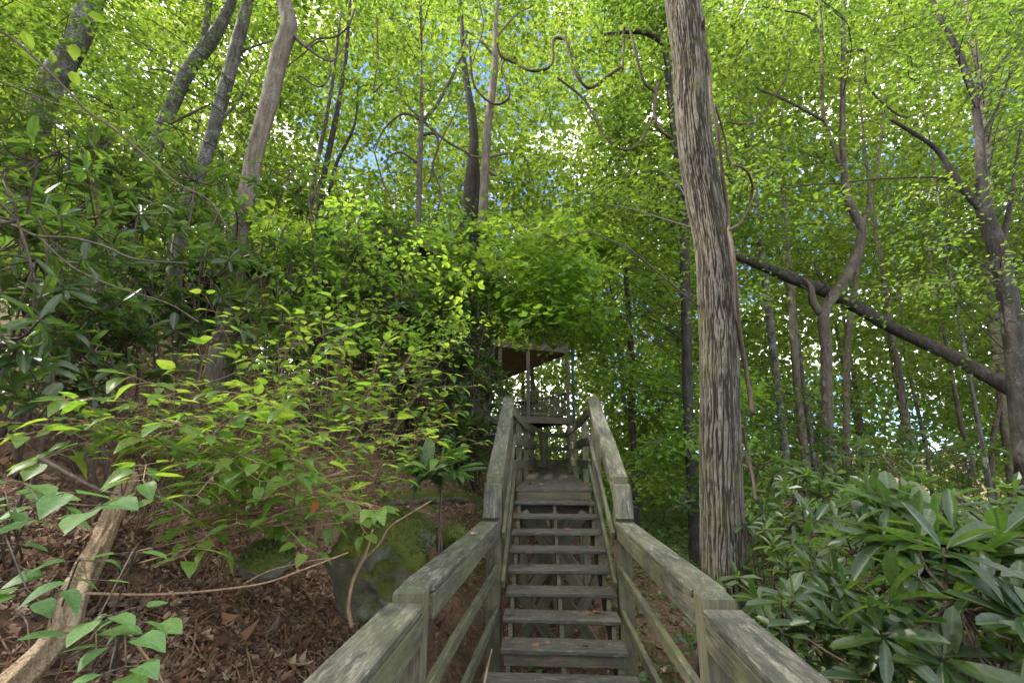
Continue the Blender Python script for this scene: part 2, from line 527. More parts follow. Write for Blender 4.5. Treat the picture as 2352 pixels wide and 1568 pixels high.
def oak_mat():
    m, nt, nd, lk, out = new_mat('furrowed oak bark')
    at_ = N(nd, 'ShaderNodeAttribute', attribute_name='ridge')
    tc = N(nd, 'ShaderNodeTexCoord')
    n3 = N(nd, 'ShaderNodeTexNoise', Scale=70.0, Detail=4.0, Roughness=.75)
    n2 = N(nd, 'ShaderNodeTexNoise', Scale=2.4, Detail=4.0, Roughness=.6)
    for n in (n2, n3):
        lk.new(tc.outputs['Object'], n.inputs['Vector'])
    a = N(nd, 'ShaderNodeMath', operation='MULTIPLY_ADD')
    a.inputs[1].default_value = .7
    lk.new(n3.outputs['Fac'], a.inputs[0])
    lk.new(at_.outputs['Fac'], a.inputs[2])
    r = ramp(nd, [(.30, (.030, .024, .018)), (.55, (.050, .042, .032)), (.80, (.080, .070, .055)), (1.0, (.135, .123, .10))])
    s = N(nd, 'ShaderNodeMath', operation='MULTIPLY')
    s.inputs[1].default_value = .78
    lk.new(a.outputs['Value'], s.inputs[0])
    lk.new(s.outputs['Value'], r.inputs['Fac'])
    mx = N(nd, 'ShaderNodeMix', data_type='RGBA')
    mx.inputs['B'].default_value = (.085, .085, .03, 1)
    r2 = ramp(nd, [(.50, (0, 0, 0)), (.68, (.6, .6, .6))])
    lk.new(n2.outputs['Fac'], r2.inputs['Fac'])
    lk.new(r2.outputs['Color'], mx.inputs['Factor'])
    lk.new(r.outputs['Color'], mx.inputs['A'])
    p = N(nd, 'ShaderNodeBsdfPrincipled', Roughness=.9)
    p.inputs['Specular IOR Level'].default_value = .2
    lk.new(mx.outputs['Result'], p.inputs['Base Color'])
    b = N(nd, 'ShaderNodeBump', Strength=.9, Distance=.008)
    lk.new(n3.outputs['Fac'], b.inputs['Height'])
    lk.new(b.outputs['Normal'], p.inputs['Normal'])
    lk.new(p.outputs['BSDF'], out.inputs['Surface'])
    return m
M_OAK = oak_mat()

def wood_mat(name, a, b, c, stain=.5, pale=.4, green=(.10, .12, .05), gfac=.35):
    """weathered plank: grain along local x, dark stains, pale lichen, a green film"""
    m, nt, nd, lk, out = new_mat(name)
    tc = N(nd, 'ShaderNodeTexCoord')
    oi = N(nd, 'ShaderNodeObjectInfo')
    sc_ = N(nd, 'ShaderNodeVectorMath', operation='SCALE')
    sc_.inputs[0].default_value = (13.1, 7.7, 5.3)
    lk.new(oi.outputs['Random'], sc_.inputs['Scale'])
    ad = N(nd, 'ShaderNodeVectorMath', operation='ADD')
    lk.new(tc.outputs['Object'], ad.inputs[0])
    lk.new(sc_.outputs['Vector'], ad.inputs[1])
    mp = N(nd, 'ShaderNodeMapping')
    mp.inputs['Scale'].default_value = (1.2, 38, 38)
    lk.new(ad.outputs['Vector'], mp.inputs['Vector'])
    g = N(nd, 'ShaderNodeTexNoise', Scale=2.2, Detail=7.0, Roughness=.78, Distortion=.5)
    lk.new(mp.outputs['Vector'], g.inputs['Vector'])
    rg = ramp(nd, [(.30, a), (.50, b), (.68, c)])
    lk.new(g.outputs['Fac'], rg.inputs['Fac'])
    s1 = N(nd, 'ShaderNodeTexNoise', Scale=4.5, Detail=8.0, Roughness=.7)
    mp2 = N(nd, 'ShaderNodeMapping')
    mp2.inputs['Scale'].default_value = (1.0, 4.5, 4.5)
    lk.new(ad.outputs['Vector'], mp2.inputs['Vector'])
    lk.new(mp2.outputs['Vector'], s1.inputs['Vector'])
    rs = ramp(nd, [(.41, (0, 0, 0)), (.55, (stain, stain, stain))])
    lk.new(s1.outputs['Fac'], rs.inputs['Fac'])
    m1 = N(nd, 'ShaderNodeMix', data_type='RGBA')
    m1.inputs['B'].default_value = (.030, .032, .025, 1)
    lk.new(rs.outputs['Color'], m1.inputs['Factor'])
    lk.new(rg.outputs['Color'], m1.inputs['A'])
    s2 = N(nd, 'ShaderNodeTexNoise', Scale=5.0, Detail=9.0, Roughness=.78)
    mp3 = N(nd, 'ShaderNodeMapping')
    mp3.inputs['Scale'].default_value = (1.6, 6.5, 6.5)
    lk.new(ad.outputs['Vector'], mp3.inputs['Vector'])
    lk.new(mp3.outputs['Vector'], s2.inputs['Vector'])
    rp = ramp(nd, [(.54, (0, 0, 0)), (.60, (pale, pale, pale))])
    lk.new(s2.outputs['Fac'], rp.inputs['Fac'])
    m2 = N(nd, 'ShaderNodeMix', data_type='RGBA')
    m2.inputs['B'].default_value = (.34, .325, .25, 1)
    lk.new(rp.outputs['Color'], m2.inputs['Factor'])
    lk.new(m1.outputs['Result'], m2.inputs['A'])
    s3 = N(nd, 'ShaderNodeTexNoise', Scale=2.1, Detail=3.0)
    lk.new(ad.outputs['Vector'], s3.inputs['Vector'])
    r3 = ramp(nd, [(.42, (0, 0, 0)), (.62, (gfac, gfac, gfac))])
    lk.new(s3.outputs['Fac'], r3.inputs['Fac'])
    m3 = N(nd, 'ShaderNodeMix', data_type='RGBA')
    m3.inputs['B'].default_value = (*green, 1)
    lk.new(r3.outputs['Color'], m3.inputs['Factor'])
    lk.new(m2.outputs['Result'], m3.inputs['A'])
    mpc = N(nd, 'ShaderNodeMapping')                        # drying checks along the grain
    mpc.inputs['Scale'].default_value = (.9, 26, 26)
    lk.new(ad.outputs['Vector'], mpc.inputs['Vector'])
    ck = N(nd, 'ShaderNodeTexNoise', Scale=1.7, Detail=2.0, Roughness=.5, Distortion=.3)
    lk.new(mpc.outputs['Vector'], ck.inputs['Vector'])
    rc = ramp(nd, [(.478, (0, 0, 0)), (.494, (.75, .75, .75)), (.510, (0, 0, 0))])
    lk.new(ck.outputs['Fac'], rc.inputs['Fac'])
    m4 = N(nd, 'ShaderNodeMix', data_type='RGBA')
    m4.inputs['B'].default_value = (.03, .027, .02, 1)
    lk.new(rc.outputs['Color'], m4.inputs['Factor'])
    lk.new(m3.outputs['Result'], m4.inputs['A'])
    p = N(nd, 'ShaderNodeBsdfPrincipled', Roughness=.78)
    p.inputs['Specular IOR Level'].default_value = .3
    lk.new(m4.outputs['Result'], p.inputs['Base Color'])
    bp = N(nd, 'ShaderNodeBump', Strength=.9, Distance=.006)
    lk.new(g.outputs['Fac'], bp.inputs['Height'])
    lk.new(bp.outputs['Normal'], p.inputs['Normal'])
    lk.new(p.outputs['BSDF'], out.inputs['Surface'])
    return m

M_CAP = wood_mat('weathered cap wood', (.048, .045, .034), (.10, .095, .072), (.175, .165, .125), .85, .34, (.09, .10, .045), .4)
M_RAIL = wood_mat('greenish rail wood', (.052, .047, .031), (.10, .093, .060), (.168, .155, .105), .75, .22, (.13, .14, .05), .4)
M_POST = wood_mat('brown post wood', (.085, .075, .045), (.14, .125, .075), (.20, .18, .11), .5, .12, (.09, .09, .035), .4)
M_TREAD = wood_mat('grey tread wood', (.044, .039, .030), (.080, .072, .056), (.13, .119, .092), .7, .25, (.10, .105, .07), .25)
M_UNDER = wood_mat('framing wood', (.10, .09, .055), (.17, .155, .095), (.24, .22, .14), .4, .15)
M_RISER = wood_mat('brown riser wood', (.07, .05, .03), (.11, .085, .055), (.15, .12, .08), .6, .1)
M_PORCH = wood_mat('porch wood', (.14, .11, .085), (.21, .17, .135), (.28, .23, .18), .3, .15)
M_LOG = wood_mat('honey log wood', (.12, .06, .025), (.20, .10, .04), (.28, .15, .06), .3, .05, (.2, .1, .04), .1)
M_END = wood_mat('dark end grain', (.03, .028, .022), (.06, .055, .042), (.11, .10, .075), .6, .25)
M_SOFF = wood_mat('soffit wood', (.34, .24, .17), (.46, .33, .24), (.56, .42, .31), .2, .0)

def plain(name, col, rough=.6, noise=.25, scale=20, metal=0):
    m, nt, nd, lk, out = new_mat(name)
    tc = N(nd, 'ShaderNodeTexCoord')
    n = N(nd, 'ShaderNodeTexNoise', Scale=float(scale), Detail=5.0)
    lk.new(tc.outputs['Object'], n.inputs['Vector'])
    r = ramp(nd, [(.3, tuple(c * (1 - noise) for c in col)), (.7, tuple(c * (1 + noise) for c in col))])
    lk.new(n.outputs['Fac'], r.inputs['Fac'])
    p = N(nd, 'ShaderNodeBsdfPrincipled', Roughness=rough, Metallic=metal)
    lk.new(r.outputs['Color'], p.inputs['Base Color'])
    lk.new(p.outputs['BSDF'], out.inputs['Surface'])
    return m
M_ROOF = plain('dark shingle', (.045, .04, .038), .85, .4, 14)
M_PIPE = plain('green downpipe paint', (.035, .10, .09), .4, .15)
M_GLASS = plain('window glass', (.03, .035, .035), .08, .1)
M_IRON = plain('dark iron', (.02, .02, .02), .5, .2)

def ground_mat():
    m, nt, nd, lk, out = new_mat('forest soil')
    tc = N(nd, 'ShaderNodeTexCoord')
    n1 = N(nd, 'ShaderNodeTexNoise', Scale=1.6, Detail=8.0, Roughness=.68)
    n2 = N(nd, 'ShaderNodeTexNoise', Scale=24.0, Detail=6.0, Roughness=.7)
    n3 = N(nd, 'ShaderNodeTexNoise', Scale=.9, Detail=5.0, Roughness=.6)
    vo = N(nd, 'ShaderNodeTexVoronoi', Scale=30.0)
    for n in (n1, n2, n3, vo):
        lk.new(tc.outputs['Object'], n.inputs['Vector'])
    r = ramp(nd, [(.28, (.05, .03, .018)), (.48, (.11, .068, .042)), (.60, (.18, .115, .075)), (.74, (.25, .18, .125))])
    mixf = N(nd, 'ShaderNodeMix', data_type='FLOAT')
    mixf.inputs['Factor'].default_value = .55
    lk.new(n1.outputs['Fac'], mixf.inputs['A'])
    lk.new(n2.outputs['Fac'], mixf.inputs['B'])
    lk.new(mixf.outputs['Result'], r.inputs['Fac'])
    mx = N(nd, 'ShaderNodeMix', data_type='RGBA')
    mx.inputs['B'].default_value = (.05, .07, .012, 1)
    r3 = ramp(nd, [(.56, (0, 0, 0)), (.66, (.7, .7, .7))])
    lk.new(n3.outputs['Fac'], r3.inputs['Fac'])
    lk.new(r3.outputs['Color'], mx.inputs['Factor'])
    lk.new(r.outputs['Color'], mx.inputs['A'])
    p = N(nd, 'ShaderNodeBsdfPrincipled', Roughness=.95)
    p.inputs['Specular IOR Level'].default_value = .15
    lk.new(mx.outputs['Result'], p.inputs['Base Color'])
    b = N(nd, 'ShaderNodeBump', Strength=1.0, Distance=.03)
    lk.new(n2.outputs['Fac'], b.inputs['Height'])
    lk.new(b.outputs['Normal'], p.inputs['Normal'])
    lk.new(p.outputs['BSDF'], out.inputs['Surface'])
    return m
M_GROUND = ground_mat()

def rock_mat():
    m, nt, nd, lk, out = new_mat('mossy rock')
    tc = N(nd, 'ShaderNodeTexCoord')
    ge = N(nd, 'ShaderNodeNewGeometry')
    n1 = N(nd, 'ShaderNodeTexNoise', Scale=5.0, Detail=8.0, Roughness=.7)
    n2 = N(nd, 'ShaderNodeTexNoise', Scale=60.0, Detail=4.0, Roughness=.8)
    n3 = N(nd, 'ShaderNodeTexNoise', Scale=2.3, Detail=6.0, Roughness=.6)
    for n in (n1, n2, n3):
        lk.new(tc.outputs['Object'], n.inputs['Vector'])
    rk = ramp(nd, [(.3, (.075, .07, .048)), (.55, (.17, .165, .115)), (.7, (.30, .30, .22))])
    lk.new(n1.outputs['Fac'], rk.inputs['Fac'])
    ms = ramp(nd, [(.3, (.03, .038, .008)), (.5, (.07, .085, .015)), (.7, (.11, .125, .028))])
    mf = N(nd, 'ShaderNodeMix', data_type='FLOAT')
    mf.inputs['Factor'].default_value = .6
    lk.new(n1.outputs['Fac'], mf.inputs['A'])
    lk.new(n2.outputs['Fac'], mf.inputs['B'])
    lk.new(mf.outputs['Result'], ms.inputs['Fac'])
    sp = N(nd, 'ShaderNodeSeparateXYZ')
    lk.new(ge.outputs['Normal'], sp.inputs['Vector'])
    a = N(nd, 'ShaderNodeMath', operation='MULTIPLY_ADD')
    a.inputs[1].default_value = .55
    lk.new(sp.outputs['Z'], a.inputs[0])
    lk.new(n3.outputs['Fac'], a.inputs[2])
    rf = ramp(nd, [(.38, (0, 0, 0)), (.56, (1, 1, 1))])
    lk.new(a.outputs['Value'], rf.inputs['Fac'])
    mx = N(nd, 'ShaderNodeMix', data_type='RGBA')
    lk.new(rf.outputs['Color'], mx.inputs['Factor'])
    lk.new(rk.outputs['Color'], mx.inputs['A'])
    lk.new(ms.outputs['Color'], mx.inputs['B'])
    p = N(nd, 'ShaderNodeBsdfPrincipled', Roughness=.95)
    p.inputs['Specular IOR Level'].default_value = .15
    lk.new(mx.outputs['Result'], p.inputs['Base Color'])
    b = N(nd, 'ShaderNodeBump', Strength=1.0, Distance=.02)
    lk.new(n2.outputs['Fac'], b.inputs['Height'])
    lk.new(b.outputs['Normal'], p.inputs['Normal'])
    lk.new(p.outputs['BSDF'], out.inputs['Surface'])
    return m
M_ROCK = rock_mat()
M_MOSS = leaf_mat('moss', [(.05, .062, .014), (.075, .09, .02), (.11, .125, .03)], [(.13, .17, .03), (.18, .21, .04)], .35, .8)

# ------------------------------------------------------------------ the ground, one sheet to the horizon
def axis(fine0, fine1, step, lo, hi):
    a = list(np.arange(fine0, fine1, step))
    s, x = step, a[-1]
    while x < hi:
        s *= 1.16
        x += s
        a.append(x)
    s, x = step, a[0]
    while x > lo:
        s *= 1.16
        x -= s
        a.insert(0, x)
    return np.array(a)
gx, gy = axis(-5.5, 4.5, .075, -300, 300), axis(-.5, 11, .085, -60, 420)
GX, GY = np.meshgrid(gx, gy, indexing='ij')
GZ = G(GX, GY)
nx, ny = GX.shape
ii, jj = np.meshgrid(np.arange(nx - 1), np.arange(ny - 1), indexing='ij')
gf = np.stack([ii * ny + jj, (ii + 1) * ny + jj, (ii + 1) * ny + jj + 1, ii * ny + jj + 1], -1).reshape(-1, 4)
ground = link('ground', mesh_np('ground', np.stack([GX, GY, GZ], -1).reshape(-1, 3), gf, True), M_GROUND)
tag(ground, 'steep brown leaf covered forest floor falling from left to right', None, None, 'structure')

# ------------------------------------------------------------------ boards
def board(name, p0, p1, w, h, mat, parent, side=(1, 0, 0), ch=.006, warp=.004, taper_end=0):
    """a sawn piece from p0 to p1 (centre line); w along 'side', h across it; chamfered edges"""
    p0, p1 = np.asarray(p0, float), np.asarray(p1, float)
    L = np.linalg.norm(p1 - p0)
    X = (p1 - p0) / L
    Y = np.asarray(side, float)
    Y = Y - X * Y.dot(X)
    Y /= np.linalg.norm(Y)
    Z = np.cross(X, Y)
    a, b = w / 2, h / 2
    sec = [(-a + ch, -b), (a - ch, -b), (a, -b + ch), (a, b - ch), (a - ch, b), (-a + ch, b), (-a, b - ch), (-a, -b + ch)]
    ts = [-.5, -.5 + ch / L, -.17, .17, .5 - ch / L, .5]
    V = []
    wr = np.random.default_rng(int(abs(p0.sum() + p1.sum()) * 1e4) % 99991)
    oy, oz = wr.normal(0, warp * .5, 4), wr.normal(0, warp * .5, 4)
    for i, t in enumerate(ts):
        k = (1 - ch / a) if i in (0, 5) else 1
        k2 = (1 - ch / b) if i in (0, 5) else 1
        dy, dz = (oy[i - 1], oz[i - 1]) if 0 < i < 5 else (oy[0 if i == 0 else 3], oz[0 if i == 0 else 3])
        V += [(t * L, y * k + dy, z * k2 + dz) for y, z in sec]
    F = [(i * 8 + j, i * 8 + (j + 1) % 8, (i + 1) * 8 + (j + 1) % 8, (i + 1) * 8 + j) for i in range(5) for j in range(8)]
    me = mesh_np(name, V, [np.array(F), np.array([[7, 6, 5, 4, 3, 2, 1, 0], [40, 41, 42, 43, 44, 45, 46, 47]])])
    o = link(name, me, mat, parent)
    M = Matrix((( X[0], Y[0], Z[0], 0), (X[1], Y[1], Z[1], 0), (X[2], Y[2], Z[2], 0), (0, 0, 0, 1)))
    M.translation = Vector((p0 + p1) / 2)
    o.matrix_basis = (Matrix.Translation(-parent.location) @ M) if parent else M
    return o

def post(name, x0, x1, y0, y1, ztop, zbot, mat, parent, ch=.03):
    """square post with a chamfered top"""
    V = []
    for z, c in ((zbot, 0), (zbot + (ztop - zbot) * .5, 0), (ztop - ch, 0), (ztop, ch)):
        V += [(x0 + c, y0 + c, z), (x1 - c, y0 + c, z), (x1 - c, y1 - c, z), (x0 + c, y1 - c, z)]
    F = [(i * 4 + j, i * 4 + (j + 1) % 4, (i + 1) * 4 + (j + 1) % 4, (i + 1) * 4 + j) for i in range(3) for j in range(4)] + [(12, 13, 14, 15), (3, 2, 1, 0)]
    c = np.array([(x0 + x1) / 2, (y0 + y1) / 2, (zbot + ztop) / 2])
    W = np.array(V) - c
    W = np.stack([W[:, 2], W[:, 0], W[:, 1]], -1)          # local x runs up the post so the grain does too
    o = link(name, mesh_np(name, W, np.array(F)), mat, parent)
    o.data.materials.append(M_END)
    for q in (8, 9, 10, 11, 12):
        o.data.polygons[q].material_index = 1
    M = Matrix(((0, 1, 0, 0), (0, 0, 1, 0), (1, 0, 0, 0), (0, 0, 0, 1)))
    M.translation = Vector(c)
    o.matrix_basis = (Matrix.Translation(-parent.location) @ M) if parent else M
    return o

# ------------------------------------------------------------------ the wooden stairway
Y0, RUN, RISE = 4.60, .305, .1475
XL, XR = -.40, .72
ZL = .14 + 8 * RISE                                         # boardwalk at the top
YL = Y0 + 8 * RUN
st = thing('wooden_stairway', 'weathered grey wooden stairway with plank railings climbing to a narrow boardwalk', 'stairway', (.15, 3.0, 0))
for k in range(29):
    y = .35 + k * .146
    if y > 4.62:
        break
    board('deck_board', (XL - .13, y, -.02), (XR + .05, y, -.02), .138, .04, M_TREAD, st, (0, 1, 0))
for k in range(8):
    y, z = Y0 + RUN * k, .14 + RISE * k
    t = rng.normal(0, .004)
    board('tread', (XL, y + .143, z - .021 + t), (XR, y + .143, z - .021 - t), .286, .042, M_TREAD, st, (0, 1, 0), .007, .003)
board('riser', (XL + .03, Y0 + .045, .045), (XR - .03, Y0 + .045, .045), .10, .025, M_RISER, st, (0, 0, 1))
board('riser', (XL + .03, YL + .012, ZL - .095), (XR - .03, YL + .012, ZL - .095), .105, .025, M_RISER, st, (0, 0, 1))
board('riser', (XL + .06, YL - .02, ZL - RISE - .13), (XR - .06, YL - .02, ZL - RISE - .13), .14, .03, M_RISER, st, (0, 0, 1))
for x in (XL + .07, .16, XR - .07):                         # saw-tooth stringers
    pts = []
    for k in range(8):
        y, z = Y0 + RUN * k, .14 + RISE * k - .044
        pts += [(y + .05, z - RISE + .004 if k else z - .14), (y + .05, z)]
    pts += [(YL + .03, ZL - .19)]
    low = [(YL + .03, ZL - .42), (Y0 + .05, -.30)]
    poly = pts + low
    n = len(poly)
    V = [(x - .02, a, b) for a, b in poly] + [(x + .02, a, b) for a, b in poly]
    me = mesh_np('stringer', np.array(V) - np.array(st.location), [np.array([list(range(n))[::-1]]), np.array([list(range(n, 2 * n))]),
                 np.array([(i, (i + 1) % n, n + (i + 1) % n, n + i) for i in range(n)])])
    link('stringer', me, M_UNDER, st)
for k in range(56):                                         # upper boardwalk
    y = YL + .07 + k * .146
    board('deck_board', (XL + .0015 * k, y, ZL - .02 + rng.normal(0, .0015)), (XR + .02, y, ZL - .02), .139, .038, M_TREAD, st, (0, 1, 0))
for x in (XL + .05, .16, XR - .05):
    board('joist', (x, YL + .03, ZL - .12), (x, YL + 8.2, ZL - .12), .04, .15, M_UNDER, st)
for y in (6.9, 7.45, 9.2, 11.8, 14.6):                      # bents under the stairs and walk
    zt = min(ZL - .2, .14 + (y - Y0) / RUN * RISE - .22)
    for x in (XL + .12, XR - .14, .16):
        g = float(G(x, y))
        if zt - g > .2:
            board('support_post', (x, y, g - .2), (x, y, zt), .09, .09, M_UNDER, st)
    if y < 10:
        g = float(G(.16, y)) + .1
        board('cross_brace', (XL + .12, y - .07, g), (XR - .14, y - .07, zt), .14, .04, M_UNDER, st, (0, 0, 1))
        board('cross_brace', (XL + .12, y - .115, zt), (XR - .14, y - .115, g), .14, .04, M_UNDER, st, (0, 0, 1))
for x in (-.05, .42):
    board('cross_brace', (x - .35, 6.15, -.5), (x + .30, 6.2, .45), .12, .04, M_UNDER, st, (0, 0, 1))
    board('cross_brace', (x + .30, 5.9, -.5), (x - .30, 5.95, .35), .12, .04, M_UNDER, st, (0, 0, 1))

def rail_run(xa, ya, xb, yb, za, zb, sgn, cap_w=.19):
    """cap plank, plank below it, middle and lower rails; sgn = +1 when the outside is +x"""
    board('top_rail', (xa + sgn * cap_w / 2, ya, za - .023), (xb + sgn * cap_w / 2, yb, zb - .023), cap_w, .046, M_CAP, st, (1, 0, 0), .009, .006)
    board('upper_rail', (xa + sgn * .024, ya, za - .113), (xb + sgn * .024, yb, zb - .113), .045, .13, M_RAIL, st, (1, 0, 0), .006, .005)
    board('upper_rail', (xa + sgn * (cap_w - .024), ya, za - .113), (xb + sgn * (cap_w - .024), yb, zb - .113), .045, .13, M_RAIL, st, (1, 0, 0), .006, .005)

def low_rails(xa, ya, xb, yb, za, zb, sgn, drops):
    for nm, d in drops:
        board(nm, (xa + sgn * .022, ya, za - d), (xb + sgn * .022, yb, zb - d), .042, .088, M_RAIL, st, (1, 0, 0), .006, .007)

NOS = lambda y: .14 + (y - Y0) * RISE / RUN
for sgn, xs in ((1, dict(near=(.75, .76), lev=(.76, .76), st=.755, low=.735)), (-1, dict(near=(-.62, -.605), lev=(-.59, -.47), st=-.45, low=-.43))):
    P = lambda x0: (x0 + sgn * .01, x0 + sgn * .165) if sgn > 0 else (x0 - .165, x0 - .01)
    # level run beside the lower landing
    rail_run(xs['near'][0], .25, xs['near'][1], 2.545, 1.075, 1.075, sgn)
    low_rails(xs['near'][0], .25, xs['near'][1], 2.56, 0, 0, sgn, (('middle_rail', -.64), ('lower_rail', -.245)))
    rail_run(xs['lev'][0], 2.71, xs['lev'][1], 5.28, 1.125, 1.115, sgn)
    low_rails(xs['lev'][0], 2.56, xs['lev'][1], 5.28, 0, 0, sgn, (('middle_rail', -.64), ('lower_rail', -.245)))
    x0, x1 = P(xs['near'][1])
    post('post', x0, x1, 2.555, 2.70, 1.145, float(G(x0, 2.6)) - .3, M_POST, st)
    x0, x1 = P(xs['st'])
    post('post', x0, x1, 5.31, 5.45, 1.60, float(G(x0, 5.3)) - .3, M_POST, st)
    # short steep piece joining the level rail to the stair rail
    xc = xs['st'] + sgn * .095
    board('short_rail', (xc, 5.195, 1.14), (xc, 5.30, 1.49), .19, .042, M_CAP, st, (1, 0, 0), .012)
    # stair rails
    ya, yb = 5.40, 7.68
    za, zb = 1.535, 1.535 + (yb - ya) * .487
    board('top_rail', (xc, ya, za), (xc, yb, zb), .19, .046, M_CAP, st, (1, 0, 0), .01, .006)
    board('upper_rail', (xs['st'] + sgn * .024, ya, za - .10), (xs['st'] + sgn * .024, yb - .02, zb - .10), .04, .12, M_RAIL, st, (1, 0, 0), .006)
    for nm, d in (('middle_rail', .50), ('lower_rail', .02)):
        board(nm, (xs['low'], 5.28, NOS(5.28) + d), (xs['low'], 7.60, NOS(7.60) + d), .042, .088, M_RAIL, st, (1, 0, 0), .006, .006)
    x0, x1 = P(xs['st'] + sgn * .02)
    post('post', x0, x1 - (.02 if sgn > 0 else 0), 7.66, 7.80, 2.735, float(G(x0, 7.7)) - .3, M_POST, st)
# rails along the boardwalk
WR = [(.755, 7.80), (.745, 9.5), (.735, 12.1), (.72, 15.05)]
WL = [(-.45, 7.80), (-.36, 9.5), (-.30, 11.7), (-.20, 14.3)]
for sgn, W in ((1, WR), (-1, WL)):
    for i, ((xa, ya), (xb, yb)) in enumerate(zip(W[:-1], W[1:])):
        for nm, z in (('top_rail', 2.41), ('middle_rail', 2.02), ('lower_rail', 1.63)):
            dz = rng.normal(0, .012)
            lift = .09 if i == 0 and nm == 'top_rail' else 0
            board(nm, (xa + sgn * .02, ya, z + dz + lift), (xb + sgn * .02, yb, z + dz * .5), .042, .15, M_RAIL, st, (1, 0, 0), .006, .01)
        for (xp, yp) in ((xb, yb),):
            xx = (xp + sgn * .045, xp + sgn * .045 + sgn * .11)
            post('post', min(xx), max(xx), yp - .055, yp + .055, 2.54 if yp != yb or yp < 14 else 2.6, ZL - .35, M_POST, st, .015)
post('post', .08, .19, 15.05, 15.16, 2.5, ZL - .3, M_POST, st, .02)
for nm, z in (('top_rail', 2.40), ('middle_rail', 1.98), ('lower_rail', 1.60)):
    board(nm, (.13, 15.03, z), (.78, 15.03, z), .042, .13, M_RAIL, st, (0, 1, 0))

# second flight, turning left up to the porch
pst = thing('porch_steps', 'short wooden flight with a dark diagonal handrail turning left to the cabin porch', 'steps', (-.4, 15.0, ZL))
for k in range(6):
    z, x = ZL + .12 + .19 * k, .02 - .33 * k
    board('tread', (x, 14.45 + .05 * k, z), (x, 15.35 + .1 * k, z), .30, .04, M_TREAD, pst)
    if k < 2:
        board('riser', (x + .14, 14.47, z - .10), (x + .14, 15.33, z - .10), .14, .025, M_RISER, pst, (0, 0, 1))
for y0, zl in ((14.55, 0), (15.3, 0)):
    board('handrail', (.12, y0, 2.43), (-2.2, y0 + .9, 3.72 + zl), .14, .05, M_POST, pst, (0, 1, 0), .01, .01)
    board('middle_rail', (.10, y0, 1.95), (-2.2, y0 + .9, 3.22), .042, .12, M_POST, pst, (0, 1, 0))
    board('stringer', (.12, y0, ZL), (-2.2, y0 + .9, 2.75), .04, .22, M_UNDER, pst, (0, 1, 0))
    for t in (.03, .45, .85):
        x, y = .12 - 2.32 * t, y0 + .9 * t
        board('post', (x, y, ZL - .3 + 1.2 * t), (x, y, 2.42 + 1.29 * t), .10, .10, M_POST, pst)

# ------------------------------------------------------------------ the cabin
C = at(1308, 900, 18.2)                                     # outer right corner of its porch
u_ = np.array([-.90, -.436, 0])                             # along the front, towards the left
v_ = np.array([-.436, .90, 0])                              # away along the side
C[2] = 0
PZ = at(1205, 955, 17.4)[2]                                 # porch floor
UZ = at(1205, 803, 17.4)[2]                                 # underside of the upper porch
cab = thing('log_cabin', 'brown log cabin with two railed porches half hidden by the trees', 'cabin', (C[0] - 4, C[1] + 1, PZ))
hp = lambda a, b, z: C + u_ * a + v_ * b + np.array([0, 0, z])
for b in np.arange(.07, 9.0, .15):                          # porch floors, board by board
    if b < 5.2:
        board('floor_board', hp(0, b, PZ - .02), hp(2.9, b, PZ - .02), .14, .035, M_PORCH, cab, v_)
for b in np.arange(.1, 9.5, .42):
    board('joist', hp(.02, b, UZ + .12), hp(3.3, b, UZ + .12), .045, .18, M_SOFF, cab, v_)
for a in np.arange(.05, 3.3, .15):
    board('upper_floor_board', hp(a, 0, UZ + .235), hp(a, 9.4, UZ + .235), .142, .03, M_SOFF, cab, u_)
board('rim_beam', hp(-.03, -.03, PZ - .14), hp(3.2, -.03, PZ - .14), .05, .22, M_PORCH, cab, v_)
board('rim_beam', hp(-.03, 0, PZ - .14), hp(-.03, 9, PZ - .14), .05, .22, M_PORCH, cab, u_)
board('rim_beam', hp(-.04, -.04, UZ + .16), hp(4.6, -.04, UZ + .16), .05, .26, M_PORCH, cab, v_)
board('rim_beam', hp(-.04, 0, UZ + .16), hp(-.04, 9.4, UZ + .16), .05, .26, M_PORCH, cab, u_)
for a, b in ((0.05, 0.05), (1.75, .05), (.05, 3.4), (.05, 6.6), (.05, 9.2), (2.9, .05)):
    board('porch_post', hp(a, b, PZ - 2.4), hp(a, b, UZ), .14, .14, M_PORCH, cab)
    board('porch_post', hp(a, b, UZ + .26), hp(a, b, UZ + 1.75), .13, .13, M_PORCH, cab)
def porch_rail(p, q, z):
    d = q - p
    L = np.linalg.norm(d)
    board('porch_rail', p + [0, 0, z + .95], q + [0, 0, z + .95], .10, .04, M_PORCH, cab, np.cross(d, [0, 0, 1]))
    board('porch_rail', p + [0, 0, z + .12], q + [0, 0, z + .12], .04, .07, M_PORCH, cab, np.cross(d, [0, 0, 1]))
    for t in np.arange(.1, L - .05, .125):
        m = p + d * t / L
        board('baluster', m + [0, 0, z + .05], m + [0, 0, z + .93], .032, .032, M_PORCH, cab, (1, 0, 0), .003, .001)
for z in (PZ, UZ + .25):
    porch_rail(hp(.1, .05, 0), hp(1.68, .05, 0), z)
    porch_rail(hp(1.82, .05, 0), hp(2.85, .05, 0), z)
    porch_rail(hp(.05, .15, 0), hp(.05, 3.3, 0), z)
    porch_rail(hp(.05, 3.5, 0), hp(.05, 6.5, 0), z)
pp = hp(-.14, -.06, 0)
me_v, me_f = tube([pp + [0, 0, z] for z in np.linspace(PZ - 2.2, UZ + 1.7, 8)], .055, 10)
link('downpipe', mesh_np('downpipe', me_v - np.array(cab.location), me_f, True), M_PIPE, cab)
RZ = UZ + 2.0
